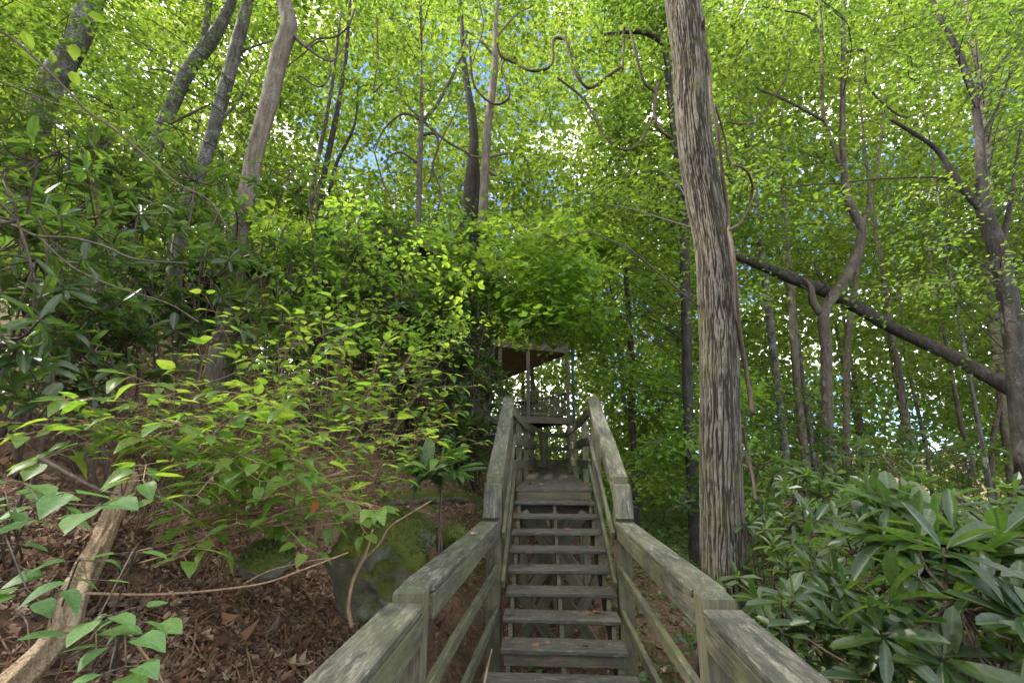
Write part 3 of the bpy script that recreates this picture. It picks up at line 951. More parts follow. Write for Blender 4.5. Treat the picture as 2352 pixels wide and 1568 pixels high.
for k in range(28):                                         # log walls, course by course
    z = PZ - .5 + .23 * k
    if z > UZ + 1.5:
        break
    for p, q in ((hp(3.1, .9, z), hp(3.1, 10, z)), (hp(3.0, 1.0, z), hp(9.0, 1.0, z))):
        v, f = tube(np.linspace(p, q, 3), .125, 10)
        link('wall_log', mesh_np('wall_log', v - np.array(cab.location), f, True), M_LOG, cab)
for b, z in ((2.4, PZ + .9), (5.4, PZ + .9), (2.4, UZ + 1.15), (5.4, UZ + 1.15)):
    fr = board('window', hp(2.96, b - .5, z + .6), hp(2.96, b + .5, z + .6), .06, 1.25, M_PORCH, cab, u_)
    gl = board('pane', hp(2.925, b - .42, z + .6), hp(2.925, b + .42, z + .6), .01, 1.1, M_GLASS, cab, u_)
def on_front(px, py, b=-.75):
    """where the sight line meets the plane of the gable: (along the front, height)"""
    r_ = ray(px, py)
    o_ = np.array([0, 0, CAM_H]) - C - v_ * b
    t = -o_.dot(v_) / r_.dot(v_)
    q = o_ + r_ * t
    return q.dot(u_), q[2]
(ra, rza), (rb, rzb) = on_front(1240, 690), on_front(987, 568)
rs = (rzb - rza) / (rb - ra)
ap = max(4.0, rb + 1.2)
zat = lambda a: rza + rs * (a - ra)
for a0, a1, z0, z1 in ((-.5, ap, zat(-.5), zat(ap)), (2 * ap + .5, ap, zat(-.5), zat(ap))):
    p, q = hp(a0, 4.6, z0), hp(a1, 4.6, z1)
    board('roof_slab', p, q, 10.6, .16, M_ROOF, cab, v_, .02, 0)
    board('rake_board', hp(a0, -.75, z0 - .02), hp(a1, -.75, z1 - .02), .05, .24, M_POST, cab, v_)
gv = np.array([hp(2.9, .98, UZ), hp(2 * ap - 2.9, .98, UZ), hp(2 * ap - 2.9, .98, zat(2.9) - .1), hp(ap, .98, zat(ap) - .1), hp(2.9, .98, zat(2.9) - .1)])
gv = np.vstack([gv, gv + v_ * .15]) - np.array(cab.location)
link('gable_wall', mesh_np('gable_wall', gv, [np.array([(0, 1, 2, 3, 4), (9, 8, 7, 6, 5)]), np.array([(i, i + 5, (i + 1) % 5 + 5, (i + 1) % 5) for i in range(5)])]), M_LOG, cab)
# iron table and bench on the porch, seen through the balusters
tb = thing('porch_table', 'dark table standing behind the porch balusters', 'table', hp(1.0, 1.9, PZ))
tv, tf = tube([np.array([0, 0, z]) for z in (.70, .74)], .5, 20)
link('table_top', mesh_np('table_top', tv, tf), M_IRON, tb)
tv, tf = tube([np.array([0, 0, z]) for z in (.0, .04, .08, .70)], [.28, .26, .05, .05], 12)
link('pedestal', mesh_np('pedestal', tv, tf), M_IRON, tb)

# ------------------------------------------------------------------ trees
TREES = []                                                  # [empty, base xy, axis points]
KEEPS = []                                                  # (px, py, distance, half width, how firmly) of wood that stands clear of the leaves

def keep_clear(pts, d, firm):
    Q = smooth_path(np.array([(q[0], q[1], 0, q[2] / 2, q[3] if len(q) > 3 else d) for q in pts], float), len(pts) * 6)
    KEEPS.extend((a[0], a[1], a[4], a[3], firm) for a in Q)

def trunk_path(pts, d, extend_top=6.0, to_ground=True, lean=None):
    P, R = [], []
    for q in pts:
        px, py, w = q[:3]
        dd = q[3] if len(q) > 3 else d
        P.append(at(px, py, dd))
        R.append(max(.008, w / 2 * pxm(px, py, dd)))
    P, R = np.array(P), np.array(R)
    if P[0][2] > P[-1][2]:
        P, R = P[::-1], R[::-1]                             # from the ground up
    if to_ground:
        b = P[0].copy()
        dirn = unit(P[1] - P[0])
        g = float(G(b[0], b[1]))
        if b[2] > g:
            h = b[2] - g + .25
            nb = b - dirn / max(dirn[2], .5) * h * np.array([.6, .6, 1])
            nb[2] = float(G(nb[0], nb[1])) - .25
            P = np.vstack([nb, P])
            R = np.concatenate([[R[0] * (1.18 + .05 * h)], R])
    if extend_top:
        dirn = unit(P[-1] - P[-2])
        dirn = unit(dirn + np.array([0, 0, .25]))
        P = np.vstack([P, P[-1] + dirn * extend_top * .5, P[-1] + dirn * extend_top + np.array([.3, .2, 0])])
        R = np.concatenate([R, [R[-1] * .75, R[-1] * .35]])
    return P, R

def tree(name, label, cat, pts, d, mat, extend_top=6.0, limbs=(), group=None, sides=18, wob=.07, trunk=None):
    P, R = trunk_path(pts, d, extend_top)
    keep_clear(pts, d, .9)
    L = np.linalg.norm(np.diff(P, axis=0), axis=1).sum()
    n = int(min(140, max(24, L / .14)))
    S = smooth_path(np.column_stack([P, R]), n)
    base = P[0].copy()
    e = thing(name, label, cat, base, group)
    k = np.clip((S[:, 2] - base[2]) / .9, 0, 1)
    rad = S[:, 3] * (1 + .35 * (1 - k) ** 2)
    if trunk is None:
        v, f = tube(S[:, :3], rad, sides, wob)
        link('trunk', mesh_np('trunk', v - base, f, True), mat, e)
    for lm in limbs:
        keep_clear(lm, d, .8)
        Q = np.array([at(q[0], q[1], q[3] if len(q) > 3 else d) for q in lm])
        r = np.array([max(.006, q[2] / 2 * pxm(q[0], q[1], q[3] if len(q) > 3 else d)) for q in lm])
        Q2 = smooth_path(np.column_stack([Q, r]), max(12, len(lm) * 6))
        v, f = tube(Q2[:, :3], Q2[:, 3], 9, .08)
        link('limb', mesh_np('limb', v - base, f, True), mat, e)
    TREES.append([e, S, base])
    return e, S, rad

tree('leaning_tree', 'thick grey trunk leaning right at the top left corner', 'tree',
     [(211, 0, 62), (168, 106, 68), (112, 202, 72), (86, 274, 74)], 8.6, M_BARK_G)
tree('forked_tree', 'grey lichened trunk that forks near the top edge, second from left', 'tree',
     [(533, 0, 24), (508, 55, 30), (473, 110, 36), (432, 163, 37), (379, 278, 37), (350, 355, 38)], 9.5, M_BARK_G, 6,
     [[(466, 118, 22), (474, 50, 18), (480, 0, 16), (486, -60, 14)], [(420, 185, 10), (390, 165, 7), (345, 158, 4)], [(380, 290, 9), (430, 265, 7), (485, 238, 4)]])
tree('slender_tree', 'straight dark grey trunk between the forked tree and the tan trunk', 'tree',
     [(571, 0, 26), (542, 110, 32), (509, 230, 33), (475, 350, 34), (432, 461, 36), (413, 566, 38)], 9.0, M_BARK_G, 6,
     [[(500, 280, 9), (545, 235, 7), (580, 165, 4)], [(545, 120, 9), (590, 105, 6), (640, 90, 3)]])
tree('tan_tree', 'tan trunk with a crooked top rising from the rhododendrons', 'tree',
     [(652, -5, 36), (664, 60, 40), (643, 125, 42), (619, 230, 42), (590, 336, 42), (571, 432, 44), (542, 600, 44), (528, 680, 46)], 7.6, M_BARK_T, 5,
     [[(668, 75, 12), (700, 105, 8), (760, 140, 5), (800, 90, 4)]])
tree('thin_tree', 'thin grey tree behind the tan trunk against blue sky', 'tree',
     [(800, 60, 8), (792, 150, 10), (768, 288, 13), (739, 430, 14), (725, 540, 15)], 12.5, M_BARK_D, 5,
     [[(757, 440, 9), (775, 370, 8), (815, 285, 6), (822, 200, 4)]])
tree('dead_snag', 'bare dead tree with broken pale tip and crossing branches', 'dead tree',
     [(968, 60, 5), (968, 190, 7), (968, 275, 11), (965, 336, 13), (960, 528, 13), (948, 624, 15), (934, 740, 17)], 11.0, M_BARK_B, 2,
     [[(972, 278, 9), (1010, 230, 8), (1060, 130, 6), (1072, 75, 4)], [(968, 276, 8), (925, 262, 6), (880, 300, 4), (862, 345, 3)],
      [(970, 275, 7), (1020, 320, 6), (1080, 355, 4)], [(966, 310, 9), (1000, 308, 8), (1006, 340, 6), (994, 385, 5), (1012, 440, 5), (1001, 509, 4)],
      [(960, 375, 7), (920, 350, 5), (888, 370, 4), (905, 420, 3), (911, 500, 3)], [(963, 270, 6), (930, 235, 4), (900, 180, 3)]])
tree('double_tree', 'dark double trunk joined low down beside the pale centre tree', 'tree',
     [(1061, 60, 9), (1066, 150, 14), (1088, 300, 20), (1082, 420, 30), (1074, 492, 33), (1068, 560, 34)], 13.5, M_BARK_D, 4,
     [[(1090, 500, 15), (1096, 420, 14), (1092, 350, 12), (1090, 300, 10)]])
tree('centre_tree', 'tall pale trunk standing at the centre against the sky', 'tree',
     [(1145, -10, 8), (1138, 58, 11), (1136, 158, 16), (1121, 288, 19), (1114, 384, 20), (1109, 494, 21), (1100, 600, 24), (1090, 800, 28)], 12.6, M_BARK_T, 5,
     [[(1136, 130, 7), (1100, 90, 5), (1068, 70, 4)], [(1138, 90, 6), (1180, 40, 4), (1230, 10, 3)], [(1124, 395, 8), (1170, 418, 7), (1212, 418, 4)],
      [(1118, 362, 6), (1090, 360, 5), (1066, 352, 4)], [(1115, 362, 6), (1150, 356, 5), (1172, 350, 3)]])
tree('shaded_tree', 'straight dark trunk close behind the furrowed oak', 'tree',
     [(1527, 85, 14), (1541, 240, 15), (1553, 336, 17), (1570, 456, 22), (1573, 624, 23), (1577, 750, 24), (1581, 950, 25), (1591, 1150, 26)], 10.5, M_BARK_D, 0,
     [[(1530, 120, 13), (1515, 95, 12), (1472, 74, 11), (1388, 79, 7)], [(1544, 318, 9), (1520, 302, 8), (1503, 262, 8), (1508, 205, 7), (1520, 180, 5)]])
tree('sapling_tree', 'thin dark trunk beyond the right handrail of the walk', 'tree',
     [(1436, 600, 10), (1444, 730, 14), (1453, 850, 14), (1452, 930, 14), (1456, 1050, 15)], 13.0, M_BARK_D, 5,
     [[(1440, 760, 6), (1415, 700, 4), (1400, 660, 3)]])
tree('crooked_tree', 'crooked brown trunk with woodpecker holes, forked below the leaning log', 'tree',
     [(1942, -20, 8), (1937, 48, 11), (1937, 160, 12), (1935, 288, 15), (1940, 408, 18), (1952, 470, 22), (1978, 522, 23), (1971, 576, 26), (1937, 648, 28), (1893, 718, 29),
      (1898, 805, 29), (1900, 960, 29), (1911, 1090, 33), (1942, 1190, 42)], 10.6, M_BARK_B, 5,
     [[(1937, 402, 10), (1904, 307, 9), (1889, 240, 8), (1889, 96, 8), (1880, -10, 6)], [(1885, 720, 20), (1866, 690, 20), (1862, 660, 15), (1845, 640, 8)],
      [(1894, 278, 8), (1800, 228, 7), (1745, 206, 5), (1728, 190, 3)], [(1940, 120, 7), (1985, 118, 6), (1990, 190, 6), (2043, 250, 6), (2090, 268, 5), (2140, 225, 4), (2168, 96, 4)],
      [(1950, 418, 5), (2033, 410, 5), (2163, 408, 5), (2200, 425, 4)], [(1935, 420, 5), (1841, 427, 4), (1760, 450, 3)], [(1890, 96, 6), (1860, 40, 5), (1800, 25, 4), (1750, 15, 3)]])
tree('forked_dark_tree', 'dark trunk forking upward at the right edge', 'tree',
     [(2139, -10, 9), (2163, 48, 14), (2201, 120, 18), (2240, 240, 20), (2254, 384, 27), (2256, 470, 40), (2292, 576, 52), (2325, 750, 54), (2347, 1000, 56)], 8.8, M_BARK_D, 4,
     [[(2262, 490, 26), (2211, 432, 22), (2153, 346, 14), (2100, 307, 12), (2043, 273, 8)], [(2300, 560, 20), (2318, 480, 14), (2330, 400, 10), (2345, 300, 7)],
      [(2246, 330, 10), (2290, 250, 8), (2330, 150, 6), (2360, 100, 4)], [(2205, 428, 7), (2170, 410, 6), (2100, 405, 3)], [(2290, 600, 8), (2200, 640, 6), (2120, 650, 4)]])
tree('pale_tree', 'pale trunk standing behind the forked dark tree', 'tree',
     [(2215, -10, 14), (2235, 90, 18), (2260, 240, 20), (2270, 420, 22), (2280, 700, 24)], 13.5, M_BARK_T, 5)

# further trunks on the right, one by one
for lab, pts, d, m in (
    ('grey trunk just right of the furrowed oak and its vine', [(1758, 640, 17), (1770, 753, 19), (1786, 883, 19), (1799, 1002, 20)], 14, M_BARK_G),
    ('pale trunk left of the one with woodpecker holes', [(1815, 640, 17), (1822, 753, 19), (1833, 909, 19), (1850, 1054, 21)], 15, M_BARK_T),
    ('slim trunk leaning against the pale one', [(1830, 760, 10), (1848, 900, 11), (1864, 1010, 12), (1872, 1090, 12)], 16, M_BARK_G),
    ('straight tan trunk right behind the one with woodpecker holes', [(2020, 346, 10), (1985, 520, 13), (1962, 672, 15), (1947, 790, 18), (1944, 960, 18), (1947, 1116, 19)], 15.5, M_BARK_T),
    ('thin dark trunk in the gap beside the straight tan trunk', [(1950, 800, 8), (1968, 908, 12), (1990, 1080, 14)], 18, M_BARK_D),
    ('reddish trunk with a sunlit lower part under the leaning log', [(2030, 640, 12), (2046, 753, 15), (2067, 872, 18), (2088, 1012, 20), (2108, 1137, 22)], 12.5, M_BARK_B),
    ('thin grey trunk right of the reddish trunk', [(2075, 760, 7), (2082, 830, 8), (2124, 1012, 11), (2140, 1120, 12)], 16, M_BARK_G),
    ('dark curving sapling under the leaning log', [(2190, 880, 11), (2207, 976, 14), (2233, 1065, 15), (2218, 1158, 15)], 13, M_BARK_D),
    ('grey twisted trunk near the right edge', [(2225, 850, 10), (2238, 924, 11), (2264, 1064, 15), (2285, 1194, 18)], 12, M_BARK_G),
    ('dark twisted trunk beside the grey twisted one', [(2310, 850, 12), (2295, 935, 14), (2278, 1038, 14), (2288, 1168, 16)], 13.5, M_BARK_D),
    ('far pale trunk at the right edge above the valley', [(2310, 1000, 10), (2322, 1080, 12), (2345, 1200, 13)], 20, M_BARK_T)):
    tree('slim_tree', lab, 'tree', pts, d, m if m is not M_BARK_D else M_BARK_B, 7, (), 'slim trunks standing on the right')

# unseen-detail forest beyond: trunks that carry the canopy
def far_tree(x, y, h, r, m, lab, grp):
    z = float(G(x, y)) - .3
    ln = rng.normal(0, .05, 2)
    P = [np.array([x + ln[0] * t * h + rng.normal(0, .08), y + ln[1] * t * h + rng.normal(0, .08), z + t * h]) for t in np.linspace(0, 1, 6)]
    S = smooth_path(np.column_stack([np.array(P), r * np.linspace(1, .25, 6)]), 18)
    e = thing('forest_tree', lab, 'tree', P[0], grp)
    v, f = tube(S[:, :3], S[:, 3], 10, .06)
    link('trunk', mesh_np('trunk', v - P[0], f, True), m, e)
    TREES.append([e, S, P[0]])
SPOT = []
def scatter_trees(n, x0, x1, y0, y1, lab, grp, mind=1.6):
    k = 0
    for _ in range(n * 40):
        x, y = rng.uniform(x0, x1), rng.uniform(y0, y1)
        cx, cy, cz = project(np.array([x, y, 1.8]))
        if 1090 < cx[0] < 1420 and y < 30:                   # keep the walk and the porch clear
            continue
        if all((x - a) ** 2 + (y - b) ** 2 > mind ** 2 for a, b in SPOT) and not (-11 < x < 3.5 and 14 < y < 30):
            SPOT.append((x, y))
            far_tree(x, y, rng.uniform(13, 19), rng.uniform(.06, .17), random.choice([M_BARK_G, M_BARK_B, M_BARK_D, M_BARK_T]), lab, grp)
            k += 1
            if k >= n:
                return
scatter_trees(8, 6, 22, 18, 36, 'one of many slender trunks deep in the woods on the right', 'slender trunks deep in the woods on the right')
scatter_trees(9, -20, -6, 10, 26, 'one of several trunks up the slope behind the rhododendrons', 'trunks up the slope behind the rhododendrons', 2.2)
scatter_trees(6, -2, 8, 26, 42, 'one of several trunks beyond the cabin porch', 'trunks beyond the cabin porch', 2.2)

# the furrowed oak beside the stairs
oak_pts = [(1566, -10, 78), (1584, 144, 76), (1592, 288, 79), (1612, 432, 84), (1638, 576, 86), (1650, 750, 89), (1653, 960, 93), (1656, 1116, 98), (1661, 1272, 104), (1664, 1402, 108)]
oak, S, rad = tree('oak_tree', 'large oak with deeply furrowed grey bark just beyond the right handrail', 'tree', oak_pts, 5.15, M_OAK, 7, trunk=False)
base = np.array(oak.location)
zs = S[:, 2]
fine = np.linspace(zs[0], min(zs[-1], 8.6), 420)
PX = np.column_stack([np.interp(fine, zs, S[:, i]) for i in range(3)])
RR = np.interp(fine, zs, rad) * (1 + .22 * np.exp(-np.maximum(0, fine - zs[0] - .25) / .55))
sd = 270
th = np.arange(sd) * 2 * PI / sd
TH, ZZ = np.meshgrid(th, fine)
rm = .27
wx = TH * rm + .006 * np.sin(ZZ * 7 + 2 * TH) + .014 * (fbm(np.cos(TH) * 3, np.sin(TH) * 3, ZZ * 5) - .5) * 2
WT = wx / rm
q1 = noise3(np.cos(WT) * rm * 40 + 3, np.sin(WT) * rm * 40 + 3, ZZ * 2.5) * .72 + noise3(np.cos(WT) * rm * 80, np.sin(WT) * rm * 80 + 9, ZZ * 9) * .28
fur = np.exp(-((q1 - .5) / .085) ** 2)
q5 = noise3(np.cos(TH) * rm * 46, np.sin(TH) * rm * 46 + 4, ZZ * 15 + 6 * noise3(np.cos(TH) * rm * 20, np.sin(TH) * rm * 20, ZZ * 2))
brk = np.exp(-((q5 - .42) / .05) ** 2) * .6
q2 = noise3(np.cos(TH) * rm * 50, np.sin(TH) * rm * 50, ZZ * 26)
q3 = fbm(np.cos(TH) * 2, np.sin(TH) * 2, ZZ * 1.2)
hgt = -.020 * fur - .009 * brk + .006 * (q2 - .5) + .03 * (q3 - .5)
T_, A_, B_ = frames(PX)
rr = RR[:, None] * 1.0 + hgt + .006
OV = PX[:, None] + rr[..., None] * (A_[:, None] * np.cos(TH)[..., None] + B_[:, None] * np.sin(TH)[..., None])
n_ = len(fine)
i_, j_ = np.meshgrid(np.arange(n_ - 1), np.arange(sd), indexing='ij')
OF = np.stack([i_ * sd + j_, i_ * sd + (j_ + 1) % sd, (i_ + 1) * sd + (j_ + 1) % sd, (i_ + 1) * sd + j_], -1).reshape(-1, 4)
ridge = np.clip(1 - fur * 1.1 - brk * .7 - .35 * (1 - q2), 0, 1)
link('trunk', mesh_np('trunk', OV.reshape(-1, 3) - base, OF, True, {'ridge': ridge.ravel()}), M_OAK, oak)
up = S[zs > 8.4]
v, f = tube(up[:, :3], up[:, 3], 20, .05)
link('upper_trunk', mesh_np('upper_trunk', v - base, f, True), M_BARK_B, oak)

# the fallen trunk leaning across the right side
lg = [(1655, 562, 17, 12.2), (1690, 586, 20, 12.0), (1817, 638, 30, 11.6), (1937, 688, 34, 11.2), (2051, 753, 35, 10.6), (2181, 815, 39, 9.9), (2337, 903, 47, 9.1), (2480, 985, 52, 8.5)]
keep_clear(lg, 11, .9)
Q = np.array([at(a, b, c) for a, b, _, c in lg])
r = np.array([w / 2 * pxm(a, b, c) for a, b, w, c in lg])
end = Q[-1] + unit(Q[-1] - Q[-2]) * 2.2
Q, r = np.vstack([Q, end]), np.append(r, r[-1] * 1.1)
S2 = smooth_path(np.column_stack([Q, r]), 70)
v, f = tube(S2[:, :3], S2[:, 3], 18, .09)
e = thing('leaning_log', 'dark fallen trunk leaning diagonally behind the tree with woodpecker holes', 'fallen tree', Q[-1])
link('trunk', mesh_np('trunk', v - Q[-1], f, True), M_BARK_D, e)
for lm in ([(1825, 640, 9, 11.6), (1860, 668, 7, 11.3), (1890, 660, 5, 11), (1905, 640, 3, 10.9)], [(1905, 672, 10, 11.4), (1885, 640, 8, 11.5), (1870, 600, 5, 11.6)]):
    Q3 = smooth_path(np.column_stack([np.array([at(a, b, c) for a, b, _, c in lm]), [w / 2 * pxm(a, b, c) for a, b, w, c in lm]]), 20)
    v, f = tube(Q3[:, :3], Q3[:, 3], 8, .05)
    link('limb', mesh_np('limb', v - Q[-1], f, True), M_BARK_D, e)

# woodpecker holes: solid dark plugs, the shade inside put into their colour
for hx, hy in ((1893, 880), (1896, 914)):
    c = at(hx, hy, 10.6 - .135)
    v, f = tube(np.array([c, c + np.array([-sy_, cy_, 0]) * .03]), [.045, .035], 10)
    v = (v - c) * [1, 1, 1.9]
    par = [t[0] for t in TREES if t[0].name.startswith('crooked_tree')][0]
    o = link('hole', mesh_np('hole', v + c - np.array(par.location), f), M_IRON, par)

# grapevines
VINES = [
    ('thick vine hanging straight down along the right side of the oak', 4.9, 11, [(1616, 40), (1617, 91), (1630, 158), (1633, 226), (1649, 307), (1659, 398), (1671, 480), (1674, 523), (1683, 576), (1690, 648), (1697, 749), (1713, 846), (1729, 950)]),
    ('vine bowing out in a loop right of the oak', 4.95, 7, [(1644, 245), (1664, 312), (1675, 365), (1690, 380), (1711, 389), (1728, 422), (1724, 461), (1702, 509), (1676, 528)]),
    ('shredded vine stub below the hanging vine', 5.6, 10, [(1705, 976), (1716, 1039), (1728, 1090), (1736, 1150)]),
    ('looped vine dropping from the bent top left of the oak', 9.5, 8, [(1430, 160), (1433, 100), (1434, 66), (1445, 62), (1462, 130), (1480, 190), (1505, 215), (1503, 265), (1522, 302), (1545, 318)]),
    ('long sagging vine between the centre tree and the oak', 9.6, 7, [(1280, 178), (1342, 230), (1385, 307), (1428, 343), (1467, 331), (1500, 269), (1508, 216), (1516, 187)]),
    ('wavy vine with a square bend right of the centre tree', 11.5, 9, [(1140, 90), (1150, 128), (1185, 145), (1222, 163), (1266, 150), (1270, 95), (1285, 88), (1302, 98), (1318, 158), (1352, 202), (1400, 173), (1428, 154)]),
    ('curled vine hugging the centre tree', 12.3, 7, [(1078, 91), (1088, 192), (1131, 238), (1164, 230), (1169, 206), (1152, 160), (1160, 138), (1184, 132)]),
    ('hanging vine left of the dead tree', 9.8, 5, [(865, 30), (868, 130), (858, 210), (880, 190)]),
    ('arching vine under the maple branches on the right', 10.2, 6, [(1817, 115), (1803, 182), (1745, 269), (1726, 283), (1683, 283), (1673, 264), (1702, 216)]),
    ('thin vine strand trailing over the walk', 9.0, 4, [(1100, 0), (1110, 60), (1090, 130), (1050, 250), (1010, 330), (985, 420)]),
    ('long curving vine in the top middle', 8.4, 5, [(650, 160), (690, 130), (740, 95), (760, 160), (735, 200), (690, 175)]),
    ('knotted vine beside the thin grey tree', 9.4, 5, [(860, 350), (880, 420), (895, 450), (902, 500), (895, 560)]),
    ('dark vine curving over the tan trunk', 7.4, 6, [(700, 110), (730, 90), (770, 85), (800, 60), (815, 20)])]
for lab, d, w, pts in VINES:
    keep_clear([(a, b, w) for a, b in pts], d, .92)
    Q = np.array([at(a, b, d + .15 * math.sin(i * 1.3)) for i, (a, b) in enumerate(pts)])
    S3 = smooth_path(Q, len(pts) * 7)
    rad3 = w * .38 * pxm(pts[0][0], pts[0][1], d) * (.85 + .3 * fbm(np.arange(len(S3)) * .3, 0, 0))
    v, f = tube(S3, rad3, 8, .12)
    o = link('grapevine', mesh_np('grapevine', v - Q[-1], f, True), M_VINE, None, Q[-1])
    tag(o, lab, 'vine', 'wild grapevines hanging among the trees')

# ------------------------------------------------------------------ canopy: leaf sprays on branches, each belonging to a tree
GAPS = [(745, 370, 55, 95, .85), (832, 345, 36, 80, .8), (872, 240, 40, 45, .5), (1055, 195, 28, 70, .85), (1000, 330, 40, 45, .7), (1240, 285, 45, 55, .75), (1290, 300, 60, 32, .8),
        (1330, 110, 24, 90, .85), (1330, 250, 30, 45, .8), (980, 70, 22, 45, .6), (1140, 440, 22, 24, .5), (430, 150, 20, 36, .7), (395, 200, 26, 26, .6), (1900, 490, 48, 30, .75), (2130, 290, 36, 32, .7),
        (2290, 215, 50, 30, .65), (1800, 560, 45, 24, .5), (2180, 60, 30, 24, .5), (1700, 590, 30, 45, .4), (1930, 780, 28, 100, .55), (1860, 850, 20, 100, .5), (310, 270, 26, 26, .5), (1490, 250, 18, 60, .4), (300, 20, 32, 24, .5)]

def in_gap(px, py):
    p = np.zeros(len(px))
    for x, y, a, b, s in GAPS:
        q = ((px - x) / a) ** 2 + ((py - y) / b) ** 2
        p = np.maximum(p, s * np.clip(1.5 - q * 1.0, 0, 1))
    return p

TB = np.array([t[2][:2] for t in TREES])
TOP = [t[1] for t in TREES]
CROWN = {}                                                  # tree index -> list of (kind, leaf arrays), branches

def grow(C3, rad, n, size, tmpl, mat, tilt=.22, flat=.22, branch=True, maxd=7.0):
    """leaf sprays centred at C3 (m,3); each goes to the crown of a near tree"""
    m = len(C3)
    nrm = unit(np.column_stack([rng.normal(0, tilt, (m, 2)), np.ones(m)]))
    ax = unit(np.cross(nrm, rng.normal(size=(m, 3))))
    ay = np.cross(nrm, ax)
    N_ = m * n
    si = np.repeat(np.arange(m), n)
    rr_ = np.sqrt(rng.random(N_)) * np.repeat(rad, n)
    # leaves gather along a few twigs of the spray
    tw = rng.integers(0, 6, N_)
    a_ = (tw + rng.normal(0, .17, N_)) * (2 * PI / 6) + np.repeat(rng.random(m) * 6, n)
    ca, sa = np.cos(a_), np.sin(a_)
    pos = C3[si] + ax[si] * (rr_ * ca)[:, None] + ay[si] * (rr_ * sa)[:, None] + nrm[si] * (rng.normal(0, flat, N_) * np.repeat(rad, n) - .10 * rr_)[:, None]
    d = ax[si] * ca[:, None] + ay[si] * sa[:, None] + rng.normal(0, .55, (N_, 3)) + np.array([0, 0, -.25])
    nn = unit(nrm[si] + rng.normal(0, .30, (N_, 3)))
    R = basis(d, nn)
    s = size * rng.uniform(.65, 1.25, N_)
    owner = np.zeros(m, int)
    for i in range(m):
        dd = np.hypot(TB[:, 0] - C3[i, 0], TB[:, 1] - C3[i, 1]) + np.array([0 if t[-1][2] > C3[i, 2] - 2 else 3 * (C3[i, 2] - 2 - t[-1][2]) for t in TOP])
        owner[i] = int(np.argmin(dd))
    tone = rng.random(m)
    for k in np.unique(owner):
        sel = np.isin(si, np.where(owner == k)[0])
        V, Fs = scatter(tmpl, pos[sel], R[sel], s[sel])
        CROWN.setdefault(k, {}).setdefault(mat.name, Geo()).add(V, Fs, np.repeat(tone[si[sel]], len(tmpl[0])))
    if branch:
        for i in range(m):
            k = owner[i]
            S_ = TOP[k]
            c = C3[i]
            g = CROWN[k].setdefault('_branch', Geo())
            for t in range(3):
                an = rng.random() * 6.3
                tip = c + (ax[i] * math.cos(an) + ay[i] * math.sin(an)) * rad[i] * .95
                v, f = tube(np.array([c, (c + tip) / 2 + [0, 0, .04], tip]), [.008, .006, .003], 3, 0, False)
                g.add(v, f)
            zt = c[2] - rng.uniform(.1, .5) * np.hypot(*(c[:2] - S_[0, :2])) - .2
            j = int(np.argmin(np.abs(S_[:, 2] - zt)))
            p0 = S_[j, :3]
            L = np.linalg.norm(c - p0)
            if L < maxd and rng.random() < .4:
                mid = p0 * .5 + c * .5 + np.array([0, 0, .10 * L]) + rng.normal(0, .13 * L, 3)
                v, f = tube(smooth_path(np.array([p0, mid, c]), 8), np.linspace(min(.014, .005 + .003 * L), .004, 8), 4, 0, False)
                g.add(v, f)

def zone(n, x0, x1, y0, y1, d0, d1, rad, per, size, tmpl, mat, gap=1.0, ground_clear=.5, dpow=1.0, tilt=.22, branch=True, keep=None):
    px, py = rng.uniform(x0, x1, n), rng.uniform(y0, y1, n)
    dd = d0 + (d1 - d0) * rng.random(n) ** dpow
    C3 = np.array([at(a, b, c) for a, b, c in zip(px, py, dd)])
    ok = C3[:, 2] > G(C3[:, 0], C3[:, 1]) + ground_clear
    ok &= rng.random(n) > in_gap(px, py) * gap
    ok &= ~((C3[:, 0] > -11) & (C3[:, 0] < 3.2) & (C3[:, 1] > 14.5) & (C3[:, 1] < 28) & (C3[:, 2] < RZ + 2.5))
    if keep is not None:
        ok &= keep(px, py)
    ok &= ~((C3[:, 0] > -1.1) & (C3[:, 0] < 1.4) & (C3[:, 1] > 5) & (C3[:, 1] < 16) & (C3[:, 2] < 4.0))
    K = np.array(KEEPS)
    rp = rad * F_PX / dd * .5
    D2 = np.hypot(px[:, None] - K[None, :, 0], py[:, None] - K[None, :, 1])
    near = (D2 < K[None, :, 3] + rp[:, None]) & (dd[:, None] < K[None, :, 2] + .3)
    ok &= rng.random(n) > (near * K[None, :, 4]).max(1)
    ok &= ~((px > 1120) & (px < 1325) & (py > 800) & (py < 1010) & (dd < 20))   # the opening in front of the porch
    C3, dd = C3[ok], dd[ok]
    r_ = rad * rng.uniform(.7, 1.3, len(C3))
    if len(C3):
        grow(C3, r_, per, size, tmpl, mat, tilt, branch=branch)

# high canopy everywhere, nearer and farther layers
zone(900, -350, 2700, -170, 560, 9, 15, .9, 74, .15, LEAF_OVAL, M_CANOPY, tilt=.26)
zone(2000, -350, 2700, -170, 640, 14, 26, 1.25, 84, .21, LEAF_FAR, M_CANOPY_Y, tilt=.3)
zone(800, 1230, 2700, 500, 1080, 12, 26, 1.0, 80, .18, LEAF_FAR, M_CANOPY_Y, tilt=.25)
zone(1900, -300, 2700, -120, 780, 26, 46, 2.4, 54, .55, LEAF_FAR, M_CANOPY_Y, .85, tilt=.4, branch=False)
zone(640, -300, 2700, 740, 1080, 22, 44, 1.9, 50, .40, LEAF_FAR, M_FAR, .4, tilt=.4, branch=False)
# green growth mixed into the dark slope under the cabin
zone(110, 560, 1120, 470, 800, 5.6, 9.5, .45, 60, .10, LEAF_OVAL, M_MAPLE, 0, .3, tilt=.2, branch=False)
zone(90, -100, 560, 330, 640, 6, 11, .6, 66, .10, LEAF_OVAL, M_CANOPY, 0, .3, tilt=.2, branch=False)
